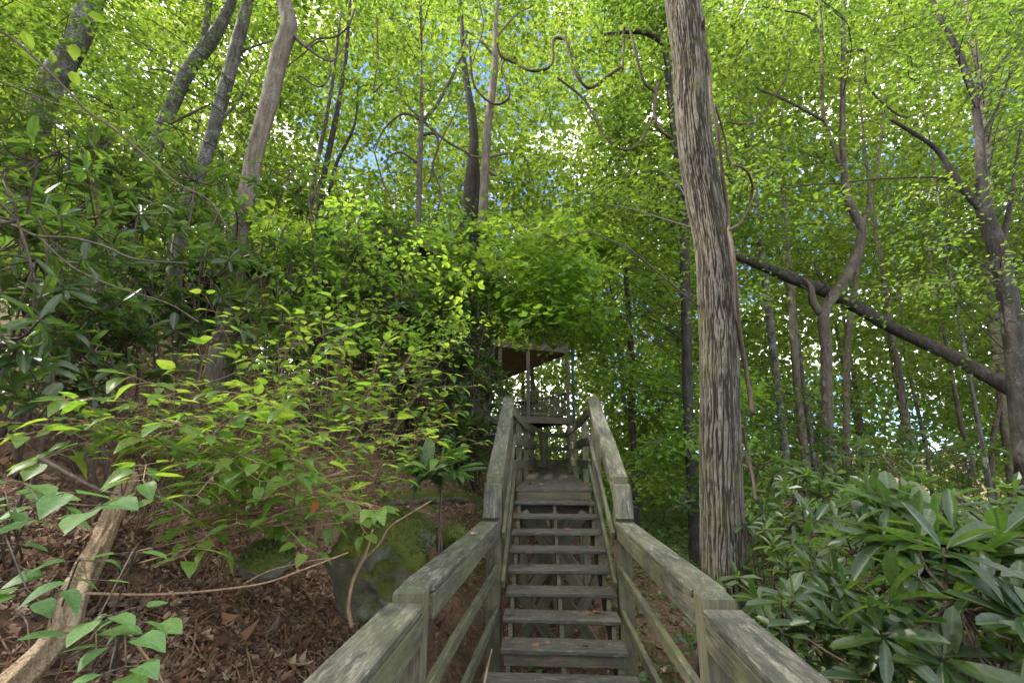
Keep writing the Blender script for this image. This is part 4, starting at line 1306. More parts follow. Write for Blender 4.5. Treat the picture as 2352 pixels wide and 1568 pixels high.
# layered beech and maple sprays on the right
zone(300, 1680, 2650, -150, 700, 6.5, 11, .75, 95, .085, LEAF_OVAL, M_CANOPY, .9, tilt=.14)
zone(180, 1380, 1600, -100, 560, 8.5, 12, .75, 80, .11, LEAF_MAPLE, M_CANOPY, .9, tilt=.2)
zone(150, 1700, 2500, 640, 1120, 9, 15, .8, 80, .10, LEAF_OVAL, M_CANOPY, .7, tilt=.12)
# maple boughs at the top left, close by
zone(75, -150, 330, -120, 330, 5.0, 7.5, .55, 95, .08, LEAF_MAPLE, M_CANOPY, .8, tilt=.2)
zone(110, 330, 1000, -200, 250, 7.0, 10.5, .7, 85, .095, LEAF_MAPLE, M_CANOPY, .9, tilt=.25)
# the young maple reaching in front of the cabin
zone(170, 980, 1430, 490, 800, 8.3, 11.0, .55, 60, .145, LEAF_MAPLE, M_MAPLE, 0, tilt=.18,
     keep=lambda x, y: (y < np.where(x < 1330, 730, 790)))
zone(34, 1110, 1350, 640, 775, 9, 12, .45, 70, .11, LEAF_MAPLE, M_MAPLE, 0, tilt=.2)
zone(120, 1340, 1620, 560, 1060, 9.5, 13.5, .6, 75, .11, LEAF_MAPLE, M_MAPLE, .5, tilt=.18)
# low saplings right of the walk
zone(170, 1390, 1900, 860, 1150, 8.5, 16, .6, 64, .11, LEAF_OVAL, M_MAPLE, .3, .15, tilt=.18)
# unseen canopy up the slope left of the frame, added to block the sun
nb = 850
C3 = np.column_stack([rng.uniform(-17, -4.5, nb), rng.uniform(-7, 11, nb), rng.uniform(5, 16, nb)])
px_, py_, zo_ = project(C3)
C3 = C3[((px_ < -150) | (zo_ < .5) | (py_ < -120)) & (C3[:, 2] > 4.2 - .9 * (C3[:, 0] + 4.5))]
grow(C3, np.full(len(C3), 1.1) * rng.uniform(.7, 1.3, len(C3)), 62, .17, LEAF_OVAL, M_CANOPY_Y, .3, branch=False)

NM = {m.name: m for m in (M_CANOPY, M_CANOPY_Y, M_MAPLE, M_FAR)}
for k, gs in CROWN.items():
    e, S_, b_ = TREES[k]
    for nm, g in gs.items():
        if nm == '_branch':
            o = link('branches', g.mesh('branches', b_), M_BARK_D, e)
        else:
            o = link('crown', g.mesh('crown', b_, False, 'tone'), NM[nm], e)
        o['kind'] = 'stuff'

# far woods that read as one mass
g = Geo()
n = 2900
ang = rng.uniform(-1.15, 1.15, n)
ds = rng.uniform(44, 75, n)
fx, fy = ds * np.sin(ang - YAW), ds * np.cos(ang - YAW)
fz = np.maximum(G0(fx, fy), -8) + rng.random(n) * 25
pxx, pyy, _ = project(np.column_stack([fx, fy, fz]))
ok = rng.random(n) > in_gap(pxx, pyy) * .9
C3 = np.column_stack([fx, fy, fz])[ok]
m_ = len(C3)
per = 26
pos = np.repeat(C3, per, 0) + rng.normal(0, 1.1, (m_ * per, 3))
R = basis(rng.normal(size=(m_ * per, 3)) + [0, 0, -.3], unit(rng.normal(0, .6, (m_ * per, 3)) + [0, 0, 1]))
V, Fs = scatter(LEAF_FAR, pos, R, rng.uniform(.45, .85, m_ * per))
g.add(V, Fs)
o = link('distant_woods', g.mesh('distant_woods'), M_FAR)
tag(o, 'pale green far-off woods filling the background between the trunks', 'woods', None, 'stuff')

# undergrowth covering the floor of the far woods
n = 1500
x = rng.uniform(2.5, 62, n)
y = rng.uniform(15, 75, n)
ok = (x / y < 1.5) & ~((x < 5) & (y < 24))
x, y = x[ok], y[ok]
C3 = np.column_stack([x, y, G0(x, y) + rng.random(len(x)) ** 1.5 * 2.6 + .1])
bx, by = rng.uniform(-5, 16, 330), rng.uniform(31, 44, 330)                # saplings on the rise beyond the porch
C3 = np.vstack([C3, np.column_stack([bx, by, G0(bx, by) + rng.random(330) * 11])])
m_, per = len(C3), 34
pos = np.repeat(C3, per, 0) + rng.normal(0, 1.0, (m_ * per, 3)) * [1, 1, .35]
R = basis(rng.normal(size=(m_ * per, 3)) * [1, 1, .3], unit(rng.normal(0, .4, (m_ * per, 3)) + [0, 0, 1]))
V, Fs = scatter(LEAF_FAR, pos, R, rng.uniform(.22, .45, m_ * per))
g = Geo()
g.add(V, Fs)
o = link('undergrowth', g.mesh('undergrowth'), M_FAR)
tag(o, 'light green undergrowth covering the floor of the far woods', 'undergrowth', None, 'stuff')

# ------------------------------------------------------------------ shrubs
def leaf_mesh(nm, T, mat):
    me = mesh_np(nm, T[0], T[1], True, {'mid': T[2], 'along': T[0][:, 1]})
    me.materials.append(mat)
    return me
ME_RHODO = [leaf_mesh('rhododendron leaf', t, M_RHODO) for t in RHODO]
ME_HYDR = [leaf_mesh('hydrangea leaf', t, M_HYDR) for t in HYDR]
ME_SAPL = [leaf_mesh('sapling leaf', t, M_SAPL) for t in SAPL]

def place(me, parent, pos, d, nrm, s, name='leaf'):
    R = basis(np.array([d]), np.array([nrm]))[0] * s
    R[0] *= rng.uniform(.78, 1.18)
    R[2] *= rng.uniform(.4, 1.9)
    o = bpy.data.objects.new(name, me)
    COL.objects.link(o)
    o.parent = parent
    p = pos - np.array(parent.location)
    o.matrix_basis = Matrix(((R[0][0], R[1][0], R[2][0], p[0]), (R[0][1], R[1][1], R[2][1], p[1]), (R[0][2], R[1][2], R[2][2], p[2]), (0, 0, 0, 1)))
    return o

def rhodo(label, c, size, nwh, single, group=None, leaf=.18, per=10, bias=(0, 0, 0)):
    """a rhododendron: crooked stems, whorls of long leaves at their tips"""
    c = np.asarray(c, float)
    bx, by = c[0] + rng.normal(0, .15), c[1] + rng.normal(.15, .15)
    base = np.array([bx, by, float(G(bx, by)) - .05])
    e = thing('rhododendron', label, 'rhododendron', base, group)
    sg, fg, cnt = Geo(), Geo(), 0
    nodes = [c + rng.normal(0, .35, 3) * size for _ in range(max(3, nwh // 5))]
    for nd_ in nodes:
        nd_[2] = max(nd_[2], float(G(nd_[0], nd_[1])) + .2)
        wb = min(.13, .15 * float(np.linalg.norm(nd_ - base)) * .6)
        mid, mi2 = base * .65 + nd_ * .35 + rng.normal(0, wb, 3), base * .3 + nd_ * .7 + rng.normal(0, wb, 3)
        v, f = tube(smooth_path(np.array([base + rng.normal(0, .05, 3) * [1, 1, 0], mid, mi2, nd_]), 10), np.linspace(.013, .008, 10), 6, .1)
        sg.add(v, f)
    for i in range(nwh):
        q = unit(rng.normal(size=3) + np.asarray(bias)) * rng.uniform(.55, 1.05) * np.asarray(size)
        tip = c + q
        tip[2] = max(tip[2], float(G(tip[0], tip[1])) + .12)
        nd_ = min(nodes, key=lambda a: np.linalg.norm(a - tip))
        out = unit(tip - nd_)
        mid = (tip + nd_) / 2 - np.array([0, 0, .06]) + rng.normal(0, .04, 3)
        v, f = tube(smooth_path(np.array([nd_, mid, tip]), 7), np.linspace(.009, .005, 7), 5, 0)
        sg.add(v, f)
        axis_ = unit(out * .35 + np.array([0, 0, 1.]) + rng.normal(0, .2, 3))
        s1 = unit(np.cross(axis_, [.3, .8, .2]))
        s2 = np.cross(axis_, s1)
        k = int(per * rng.uniform(.75, 1.25))
        a0 = rng.random() * 6.3
        for j in range(k):
            an = a0 + j * 2.4
            el = rng.uniform(-.4, .45) if j < k - 2 else rng.uniform(.5, 1.2)
            d = (s1 * math.cos(an) + s2 * math.sin(an)) * math.cos(el) + axis_ * math.sin(el)
            nr = unit(axis_ + rng.normal(0, .2, 3) - d * axis_.dot(d))
            L = leaf * rng.uniform(.65, 1.2)
            pos = tip - axis_ * rng.uniform(0, .035) + d * .012
            if single and cnt < 300:
                place(ME_RHODO[int(rng.integers(0, 4))], e, pos, d, nr, L)
                cnt += 1
            else:
                T = RHODO_LOW
                V, Fs = scatter(T, pos[None], basis(d[None], nr[None]), np.array([L]))
                fg.add(V, Fs)
    link('stem', sg.mesh('stem', base, True), M_VINE, e)
    if fg.n:
        o = link('foliage', fg.mesh('foliage', base), M_RHODO_I, e)
        o['kind'] = 'stuff'
    return e

# left bank: the nearer shrubs leaf by leaf (centre px, py, distance, size, whorls)
for lab, px, py, d, s, n in (
    ('rhododendron at the left edge under the thick leaning trunk', 30, 420, 3.6, .75, 24),
    ('rhododendron arching over the left edge at mid height', 60, 560, 3.2, .6, 22),
    ('dark rhododendron low at the left edge above the bare soil', 40, 800, 2.9, .5, 20),
    ('rhododendron with drooping dark leaves beside the mossy stone', 170, 740, 3.8, .55, 18),
    ('rhododendron spreading below the forked tree', 260, 540, 4.4, .8, 26),
    ('rhododendron with upright leaf tips in front of the slender trunk', 420, 420, 5.0, .7, 18),
    ('rhododendron in front of the foot of the slender trunk', 420, 610, 4.9, .75, 26),
    ('rhododendron filling the slope left of the tan trunk foot', 330, 690, 4.4, .55, 16),
    ('rhododendron just right of the tan trunk foot', 640, 640, 6.0, .8, 26),
    ('rhododendron holding dark leaf wheels against the tan trunk', 650, 400, 6.3, .55, 12),
    ('rhododendron right of the tan trunk with tall leaf wheels', 770, 470, 6.6, .7, 16),
    ('rhododendron on the slope below the tan trunk', 520, 750, 5.0, .6, 18),
    ('rhododendron left of the topmost hydrangea leaf', 330, 800, 4.3, .45, 16),
    ('rhododendron over bare soil above the broad leaved sapling', 190, 860, 3.5, .38, 14),
    ('rhododendron in the hollow under the pale curving branch', 110, 680, 4.6, .6, 20)):
    rhodo(lab, at(px, py, d), np.array([s, s, s * .8]), n, True, 'rhododendrons on the left bank', .19)
THICK = ['rhododendron in the dark thicket right of the tan trunk and its leaf wheels', 'rhododendron in the dark thicket below the thin grey tree top', 'rhododendron in the dark thicket around the foot of the dead tree',
         'rhododendron in the dark thicket just above the sunlit hydrangea tips', 'rhododendron in the dark thicket under the centre tree', 'rhododendron in the dark thicket left of the upper porch',
         'rhododendron in the dark thicket below the dead tree', 'rhododendron in the dark thicket behind the middle hydrangeas', 'rhododendron in the dark thicket nearest the lower porch',
         'rhododendron in the dark thicket left of the upper boardwalk', 'low rhododendron next to the left post at the head of the stairs', 'rhododendron in the dark thicket behind the rosettes and boulder',
         'rhododendron at the upper left among the feet of the leaning and forked trees', 'rhododendron on the slope between the forked and slender trunks', 'rhododendron on the slope behind the tan trunk',
         'rhododendron cut by the left edge under the sweeping branch', 'rhododendron cut by the left edge beneath the leaning trunk', 'rhododendron on the slope directly in front of the cabin wall', 'rhododendron under the cabin roof edge']
for px, py, d, s, n in ((780, 620, 7.3, .9, 34), (880, 560, 8.2, .9, 34), (960, 690, 8.6, 1.0, 40), (860, 720, 7.6, .9, 34), (1050, 660, 9.6, 1.0, 44), (1040, 780, 9.4, .95, 44),
                        (960, 830, 8.6, .9, 34), (720, 760, 6.8, .8, 26), (1080, 880, 9.3, .8, 34), (1020, 960, 8.6, .8, 30), (1070, 1010, 9.2, .6, 24), (900, 880, 7.8, .7, 22),
                        (150, 380, 6.5, 1.1, 36), (330, 440, 7.2, 1.0, 34), (560, 560, 7.6, .9, 30), (-120, 560, 4.2, 1.0, 30), (-100, 380, 5.5, 1.2, 34), (700, 640, 8.8, 1.0, 34), (1100, 560, 12, .8, 26)):
    rhodo(THICK.pop(0), at(px, py, d), np.array([s, s, s * .85]), int(n * 1.9), False, 'dark rhododendrons massed below the cabin', .19, 12)
# the leafy rosettes by the boulder
rhodo('small rhododendron with two bright rosettes above the mossy boulder', at(985, 1085, 3.9), np.array([.30, .2, .12]), 6, True, None, .25, 11, (0, -.5, .5))
# right side, close to the rail
for lab, px, py, d, s, n, lf in (
    ('large leaved rhododendron filling the lower right corner', 2230, 1450, 2.2, .50, 26, .20),
    ('rhododendron with tall backlit leaves at the right edge', 2170, 1245, 3.0, .50, 18, .25),
    ('rhododendron beside the near right handrail', 1930, 1440, 2.7, .42, 24, .17),
    ('rhododendron between the oak and the lower right corner', 1960, 1330, 3.6, .60, 28, .17),
    ('rhododendron at the right edge below the backlit leaves', 2330, 1340, 2.6, .50, 22, .22),
    ('rhododendron with narrow leaves right against the oak', 1840, 1240, 4.9, .55, 20, .16),
    ('rhododendron behind the oak rhododendron, in the middle of the thicket', 1990, 1235, 4.8, .75, 28, .17),
    ('rhododendron under the near right rail', 1640, 1480, 3.9, .30, 8, .13)):
    rhodo(lab, at(px, py, d), np.array([s, s, s * .7]), n, True, 'rhododendrons right of the stairs', lf * 1.02, 9, (0, 0, .25))
THICK_R = ['rhododendron at the foot of the tree with woodpecker holes', 'rhododendron at the foot of the reddish trunk', 'rhododendron at the foot of the grey twisted trunk', 'rhododendron cut by the right edge beneath the forked dark tree',
           'rhododendron cut by the right edge in the bottom corner', 'rhododendron filling the gap between the oak and the corner shrubs', 'rhododendron low in the middle of the right hand thicket',
           'rhododendron behind the oak and its hanging vine', 'rhododendron just beyond the tree with woodpecker holes', 'rhododendron between the shaded trunk and the oak', 'rhododendron beyond the reddish trunk']
for px, py, d, s, n in ((1870, 1170, 6.6, .8, 34), (2100, 1190, 6.2, .8, 34), (2300, 1220, 5.6, .8, 34), (2450, 1290, 4, .8, 30), (2480, 1450, 2.6, .7, 26), (1800, 1350, 4.6, .6, 22), (2050, 1380, 3.4, .6, 22), (1720, 1090, 8, .8, 26), (1960, 1060, 9, .9, 30), (1630, 1130, 8.5, .7, 22), (2150, 1050, 9.5, .9, 28)):
    rhodo(THICK_R.pop(0), at(px, py, d), np.array([s, s, s * .7]), int(n * 1.6), False, 'rhododendrons in the thicket behind the right rail', .17, 11)

def hydrangea(label, root, tips, leaf, mesh, cane, group=None, pairs=5, fork=0, name='hydrangea', cat='shrub'):
    """arching canes with opposite broad leaves held level"""
    root = np.asarray(root, float)
    e = thing(name, label, cat, root, group)
    sg, main = Geo(), None
    for ti, tip in enumerate(tips):
        root0 = root
        if fork and ti % fork and main is not None:
            root = main[6]
        L = np.linalg.norm(tip - root)
        mid = root * .5 + tip * .5 + np.array([0, 0, .12 * L]) + rng.normal(0, .05 * L, 3)
        Q = smooth_path(np.array([root if root is not root0 else root + rng.normal(0, .03, 3), mid, tip]), 14)
        v, f = tube(Q, np.linspace(.006 if root is root0 else .0035, .0022, 14), 5, 0)
        if root is root0:
            main = Q
        root = root0
        sg.add(v, f)
        dirs = np.gradient(Q, axis=0)
        for j in range(pairs):
            t = 13 - j * (7.5 / pairs)
            i = int(t)
            p = Q[i] + (Q[min(i + 1, 13)] - Q[i]) * (t - i)
            dv = unit(dirs[i])
            sd_ = unit(np.cross(dv, [0, 0, 1.]))
            fw = np.cross(np.array([0, 0, 1.]), sd_)
            for s_ in (-1, 1):
                an = (0.9 + rng.normal(0, .35)) if j % 2 == 0 else rng.normal(.1, .3)
                d = unit(sd_ * s_ * math.cos(an) + dv * math.sin(an) + np.array([0, 0, rng.normal(-.12, .18)]))
                st_ = p + d * rng.uniform(.03, .07)
                v, f = tube(np.array([p, st_]), [.002, .0016], 4, 0, False)
                sg.add(v, f)
                k = 1.1 if j < 2 else .85
                place(mesh[int(rng.integers(0, len(mesh)))], e, st_, d, unit(np.array([0, 0, 1.]) + rng.normal(0, .2, 3)), leaf * k * rng.uniform(.7, 1.25))
    link('cane', sg.mesh('cane', root, True), cane, e)
    return e

HY = [('hydrangea with tips beside the long arching twig', (760, 1040), [(820, 720), (900, 760), (960, 800), (1040, 790)], 5.4, .12),
      ('hydrangea hanging over the top of the large boulder', (740, 1170), [(880, 1110), (940, 1060), (800, 1100), (1000, 1010)], 3.7, .12),
      ('hydrangea between the red leaf and the brown canes', (420, 1280), [(520, 1120), (460, 1120), (560, 1180), (640, 1180)], 2.7, .12),
      ('hydrangea with the largest bright leaf over the old log', (330, 1180), [(400, 870), (330, 930), (280, 960), (430, 960)], 2.6, .13),
      ('hydrangea leaning right above the brown canes', (340, 1260), [(520, 1010), (470, 1060), (590, 1060), (540, 960)], 2.6, .13),
      ('hydrangea in the middle of the bright patch', (420, 1270), [(620, 980), (680, 1020), (740, 1060), (660, 930)], 2.9, .13),
      ('hydrangea reaching down towards the mossy boulder', (430, 1290), [(700, 1130), (780, 1140), (620, 1140), (820, 1190)], 2.7, .125),
      ('hydrangea with yellow tinted tips below the tan trunk', (560, 1120), [(640, 800), (720, 840), (600, 860), (560, 830)], 3.7, .125),
      ('hydrangea with sunlit tips in front of the dark thicket', (650, 1080), [(800, 760), (880, 790), (740, 740), (860, 850)], 4.3, .125),
      ('hydrangea with small yellow green leaves high on the slope', (640, 1000), [(650, 740), (700, 750), (590, 760), (690, 790)], 4.6, .12),
      ('hydrangea reaching towards the boulder top', (620, 1180), [(860, 1000), (800, 1040), (900, 1040), (780, 970)], 3.5, .12),
      ('hydrangea with pale leaves next to the upper left post', (820, 1080), [(1010, 950), (1060, 930), (1090, 985), (960, 960)], 5.2, .12),
      ('hydrangea overlapping the dark thicket right of centre', (760, 1060), [(930, 880), (980, 860), (1010, 830), (880, 900)], 5.0, .12),
      ('hydrangea in the lower bright patch near the red leaf', (500, 1240), [(600, 1090), (660, 1080), (560, 1130), (700, 1060)], 3.1, .12),
      ('hydrangea at the left end of the bright patch', (300, 1130), [(240, 960), (350, 1000), (390, 1040), (440, 1010)], 2.7, .14),
      ('hydrangea below the drooping rhododendron', (420, 1000), [(480, 800), (520, 880), (440, 890), (560, 900)], 3.8, .12),
      ('hydrangea between the bright patch and the dark slope', (700, 1100), [(780, 900), (840, 930), (740, 930), (700, 880)], 4.2, .12)]
for lab, rt, tips, d, lf in HY:
    r0 = hit(*rt)
    T = []
    for a, b in tips:
        p = at(a, b, d * rng.uniform(.93, 1.07))
        p[2] = max(p[2], float(G(p[0], p[1])) + .12)
        T.append(p)
        q = p + rng.normal(0, .26, 3) * [1, 1, .5]
        q[2] = max(q[2], float(G(q[0], q[1])) + .1)
        T.append(q)
        q = p + rng.normal(0, .34, 3) * [1, 1, .5]
        q[2] = max(q[2], float(G(q[0], q[1])) + .1)
        T.append(q)
    if np.linalg.norm(r0 - T[0]) > 1.6:
        r0 = T[0] + unit(r0 - T[0]) * 1.4
        r0[2] = float(G(r0[0], r0[1]))
    hydrangea(lab, r0, T, lf * .82, ME_HYDR, M_CANE, 'bright green hydrangeas on the left bank', 5, 3)
for lab, rt, tips, d, lf in (
    ('broad leaved sapling at the left edge above the old log', (20, 1300), [(60, 1110), (150, 1130), (20, 1160), (230, 1160), (110, 1180), (30, 1190)], 1.85, .10),
    ('broad leaved sapling crossing the lower part of the old log', (130, 1420), [(110, 1340), (200, 1330), (60, 1350)], 1.6, .085),
    ('broad leaved sapling low over the bare soil', (200, 1560), [(230, 1410), (190, 1450), (280, 1460)], 1.55, .085),
    ('broad leaved sapling touching the bottom edge', (260, 1600), [(290, 1530), (250, 1545)], 1.5, .08),
    ('broad leaved seedling beside the middle of the old log', (350, 1200), [(330, 1130), (370, 1140)], 2.3, .13)):
    r0 = hit(*rt) if rt[1] < 1560 else hit(rt[0], 1560)
    T = []
    for a, b in tips:
        p = at(a, b, d)
        p[2] = max(p[2], float(G(p[0], p[1])) + .08)
        T.append(p)
    hydrangea(lab, r0, T, lf, ME_SAPL, M_TWIG, 'broad leaved saplings on the near bank', 2, name='sapling', cat='sapling')

# ------------------------------------------------------------------ rocks, logs and sticks
def rock(label, c, size, seed, rough=.35, cuts=5):
    c = np.asarray(c, float)
    import bmesh
    bm = bmesh.new()
    bmesh.ops.create_icosphere(bm, subdivisions=cuts, radius=1)
    V = np.array([v.co[:] for v in bm.verts])
    F = np.array([[v.index for v in f.verts] for f in bm.faces])
    bm.free()
    k = 1 + rough * 2 * (fbm(V[:, 0] * 1.1 + seed, V[:, 1] * 1.1, V[:, 2] * 1.1) - .5) + rough * .6 * (fbm(V[:, 0] * 4 + seed, V[:, 1] * 4, V[:, 2] * 4) - .5) + rough * .22 * (noise3(V[:, 0] * 17 + seed, V[:, 1] * 17, V[:, 2] * 17) - .5)
    r_ = np.random.default_rng(seed)
    for _ in range(5):                                      # broken facets
        pn = unit(r_.normal(size=3))
        dd = (V * k[:, None]) @ pn
        k = np.where(dd > .88, k * .88 / np.maximum(dd, .1), k)
    W = V * k[:, None] * np.asarray(size)
    o = link('boulder', mesh_np('boulder', W, F, True), M_ROCK, None, c)
    up = unit(W / np.asarray(size) ** 2)
    sel = np.where((up[:, 2] + 1.3 * (fbm(W[:, 0] * 6, W[:, 1] * 6, W[:, 2] * 6) - .5) > .28))[0]
    sel = r_.choice(sel, min(5200, len(sel) * 3))
    m_ = len(sel)
    dm = unit(up[sel] + r_.normal(0, .6, (m_, 3)))
    Pm = W[sel] + r_.normal(0, .012, (m_, 3)) * (1 - np.abs(up[sel]))
    V_, F_ = scatter(LEAF_FAR, Pm, basis(dm, r_.normal(size=(m_, 3))), r_.uniform(.008, .024, m_))
    mo = link('moss', mesh_np('moss', V_, F_), M_MOSS, o)
    mo['kind'] = 'stuff'
    return tag(o, label, 'boulder')
rock('large moss covered boulder left of the stairs', at(890, 1290, 3.98), (.37, .40, .41), 5, .42)
rock('low mossy stone left of the large boulder', at(615, 1285, 3.1), (.15, .16, .11), 9, .3, 4)
rock('mossy stone among the dark rhododendrons at the left', at(150, 770, 4.3), (.22, .25, .28), 12, .3, 4)
rock('mossy rock half hidden behind the left handrail', at(1040, 1240, 4.9), (.16, .25, .16), 21, .3, 4)

def stick(name, label, cat, pts, d, w, mat, group=None, wob=.12, sides=8, taper=.5, follow=False):
    Q = []
    for i, q in enumerate(pts):
        if follow:
            p = hit(q[0], q[1])
            p[2] += w * .25
        else:
            dd = q[2] if len(q) > 2 else d
            p = at(q[0], q[1], dd)
        Q.append(p)
    S_ = smooth_path(np.array(Q), max(10, len(pts) * 7))
    v, f = tube(S_, np.linspace(w / 2, w / 2 * taper, len(S_)), sides, wob)
    o = link(name, mesh_np(name, v - S_[0], f, True), mat, None, S_[0])
    return tag(o, label, cat, group)

# the old split log at the lower left
lp = [(40, 1640, .20), (120, 1500, .19), (160, 1400, .18), (235, 1250, .165), (290, 1130, .15), (325, 1075, .10), (345, 1035, .05)]
Q = []
for a, b, w in lp:
    p = hit(a, min(b, 1560)) if b <= 1560 else hit(a, 1560) + np.array([.1, -.25, -.12])
    p[2] += w * .35
    Q.append(p)
S_ = smooth_path(np.column_stack([np.array(Q), [w / 2 for _, _, w in lp]]), 60)
S_ = smooth_path(np.column_stack([np.array(Q), [w / 2 * .72 for _, _, w in lp]]), 150)
v, f = tube(S_[:, :3], S_[:, 3], 44, 0)
th_ = np.tile(np.arange(44) * 2 * PI / 44, 150)
sl_ = np.repeat(np.linspace(0, 1, 150), 44)
kk = 1 + .75 * (noise3(np.cos(th_ + sl_ * 2) * 3.2, np.sin(th_ + sl_ * 2) * 3.2, sl_ * 5) - .5) + .45 * (noise3(np.cos(th_ + sl_ * 2) * 9, np.sin(th_ + sl_ * 2) * 9, sl_ * 11) - .5)
ax_ = np.repeat(S_[:, :3], 44, 0)
v[:-2] = ax_ + (v[:-2] - ax_) * kk[:, None]
e = thing('old_log', 'pale weathered log lying up the bank at the lower left', 'log', Q[0])
link('trunk', mesh_np('trunk', v - Q[0], f, True), M_DRIFT, e)
for lm in ([(320, 1080), (380, 1050), (450, 1060), (500, 1050)], [(300, 1140), (360, 1100), (420, 1085)], [(225, 1265), (180, 1220), (160, 1190)], [(262, 1190), (300, 1240), (290, 1280)]):
    P_ = []
    for a, b in lm:
        p = hit(a, b)
        p[2] += .04
        P_.append(p)
    v, f = tube(smooth_path(np.array(P_), 18), np.linspace(.03, .008, 18), 8, .2)
    link('root', mesh_np('root', v - Q[0], f, True), M_DRIFT, e)
stick('mossy_log', 'dark mossy log lying behind the boulder by the left post', 'log', [(880, 1160), (980, 1150), (1060, 1150), (1110, 1165)], 0, .22, M_ROCK, None, .2, 14, .9, True)
for i, (lab, pts, d, w, m) in enumerate((
    ('long bare branch sweeping down from the top left edge', [(-20, 60), (38, 96), (110, 163), (158, 211), (206, 259), (269, 302), (336, 360), (408, 422), (480, 461), (528, 533)], 3.6, .026, M_TWIG),
    ('thin bare branch below the long sweeping one', [(-10, 182), (120, 235), (230, 274), (336, 326)], 3.7, .014, M_TWIG),
    ('pale curving branch across the left edge at mid height', [(-20, 500), (40, 522), (86, 542), (168, 547), (240, 566), (312, 595), (432, 605)], 3.1, .022, M_TWIG),
    ('pale branch running down right below the curving one', [(86, 542), (168, 614), (264, 658), (384, 696), (456, 739)], 3.1, .014, M_TWIG),
    ('dark thin branch rising across the bright hydrangeas', [(290, 960), (400, 905), (520, 865), (640, 810), (740, 770), (830, 735)], 3.6, .016, M_TWIG),
    ('long arching twig over the dark thicket', [(480, 790), (620, 740), (760, 735), (880, 728), (980, 735), (1060, 760)], 5.2, .010, M_TWIG),
    ('straight bare stick lying across the brown soil', [(200, 1362), (330, 1365), (460, 1358), (600, 1340), (690, 1310), (800, 1268)], 2.5, .014, M_CANE),
    ('forked brown stem rising in front of the large boulder', [(808, 1440), (800, 1390), (812, 1330), (840, 1270), (856, 1215)], 3.0, .026, M_CANE),
    ('thin side stem of the brown forked stem', [(824, 1295), (870, 1250), (895, 1210), (940, 1180), (990, 1150)], 3.05, .013, M_CANE),
    ('pale thin stick leaning in the lower left soil', [(290, 1445), (330, 1500), (360, 1540), (385, 1590)], 2.0, .012, M_CANE),
    ('curved bare twig in front of the low mossy stone', [(560, 1340), (620, 1310), (700, 1290), (760, 1280)], 2.6, .008, M_CANE),
    ('dark stick on the leaves above the old log', [(90, 1050), (160, 1090), (220, 1120), (268, 1135)], 2.3, .022, M_TWIG),
    ('white stick leaning beside the lowest tread', [(1112, 1568), (1122, 1520), (1130, 1490)], 3.3, .018, M_DRIFT))):
    stick('bare_branch' if 'branch' in lab else 'stick', lab, 'branch' if 'branch' in lab else 'stick', pts, d, w, m)
# tangle of brown canes lying on the bank
for i in range(28):
    a = (330 + rng.uniform(-40, 60), 1230 + rng.uniform(-40, 80))
    b = (640 + rng.uniform(-60, 200), 1080 + rng.uniform(-10, 130))
    p, q = hit(*a), at(b[0], b[1], 2.75 + rng.uniform(-.15, .3))
    q[2] = max(q[2], float(G(q[0], q[1])) + .05)
    mid = p * .5 + q * .5
    mid[2] = max(mid[2], float(G(mid[0], mid[1])) + .06) + rng.uniform(0, .05)
    S_ = smooth_path(np.array([p, mid, q]), 16)
    v, f = tube(S_, np.linspace(.006, .003, 16), 5, .1)
    o = link('dead_cane', mesh_np('dead_cane', v - p, f, True), M_CANE, None, p)
    tag(o, 'one of the brown dead canes lying across the bank', 'cane', 'brown dead canes lying across the bank')

# ------------------------------------------------------------------ what covers the ground
def drop(n, x0, x1, y0, y1, dens=None):
    x, y = rng.uniform(x0, x1, n), rng.uniform(y0, y1, n)
    if dens is not None:
        k = rng.random(n) < dens(x, y)
        x, y = x[k], y[k]
    z = G(x, y)
    e_ = .03
    nr = unit(np.column_stack([-(G(x + e_, y) - z) / e_, -(G(x, y + e_) - z) / e_, np.ones(len(x))]))
    return np.column_stack([x, y, z]), nr
g = Geo()
for i, T in enumerate(LEAF_DRY):
    P1, n1 = drop(7000, -6.5, 2.2, .6, 9.5, lambda x, y: .3 + .7 * (fbm(x * 1.3, y * 1.3, 8) > .45))
    P2, n2 = drop(5200, -3.4, -.45, .7, 4.8, lambda x, y: .55 + .45 * (fbm(x * 1.7, y * 1.7, 8) > .45))
    P_, nr = np.vstack([P1, P2]), np.vstack([n1, n2])
    m_ = len(P_)
    d = np.cross(nr, rng.normal(size=(m_, 3)))
    R = basis(d, unit(nr + rng.normal(0, .7, (m_, 3))))
    sz = np.exp(rng.normal(-2.85, .42, m_))
    V, Fs = scatter((T[0], T[1]), P_ + nr * rng.uniform(.002, .03, m_)[:, None], R, np.column_stack([sz * rng.uniform(.35, 1.1, m_), sz, sz * rng.uniform(.5, 3.5, m_)]))
    g.add(V, Fs)
o = link('leaf_litter', g.mesh('leaf_litter'), M_DRY)
tag(o, 'brown dead leaves covering the bank', 'leaf litter', None, 'stuff')
g = Geo()
P1, n1 = drop(1200, -4.5, 2.2, .6, 9)
P2, n2 = drop(1500, -3.4, -.45, .7, 4.6)
P_, nr = np.vstack([P1, P2]), np.vstack([n1, n2])
for p, n2 in zip(P_, nr):
    d = unit(np.cross(n2, rng.normal(size=3)))
    L = rng.uniform(.05, .32) if rng.random() < .85 else rng.uniform(.3, .7)
    q = p + d * L
    q[2] = float(G(q[0], q[1])) + .012
    v, f = tube(np.array([p + n2 * .01, (p + q) / 2 + n2 * rng.uniform(.005, .04), q]), rng.uniform(.0015, .005), 4, 0, False)
    g.add(v, f)
o = link('twig_litter', g.mesh('twig_litter'), M_CANE)
tag(o, 'broken twigs scattered over the leaf litter', 'twigs', None, 'stuff')
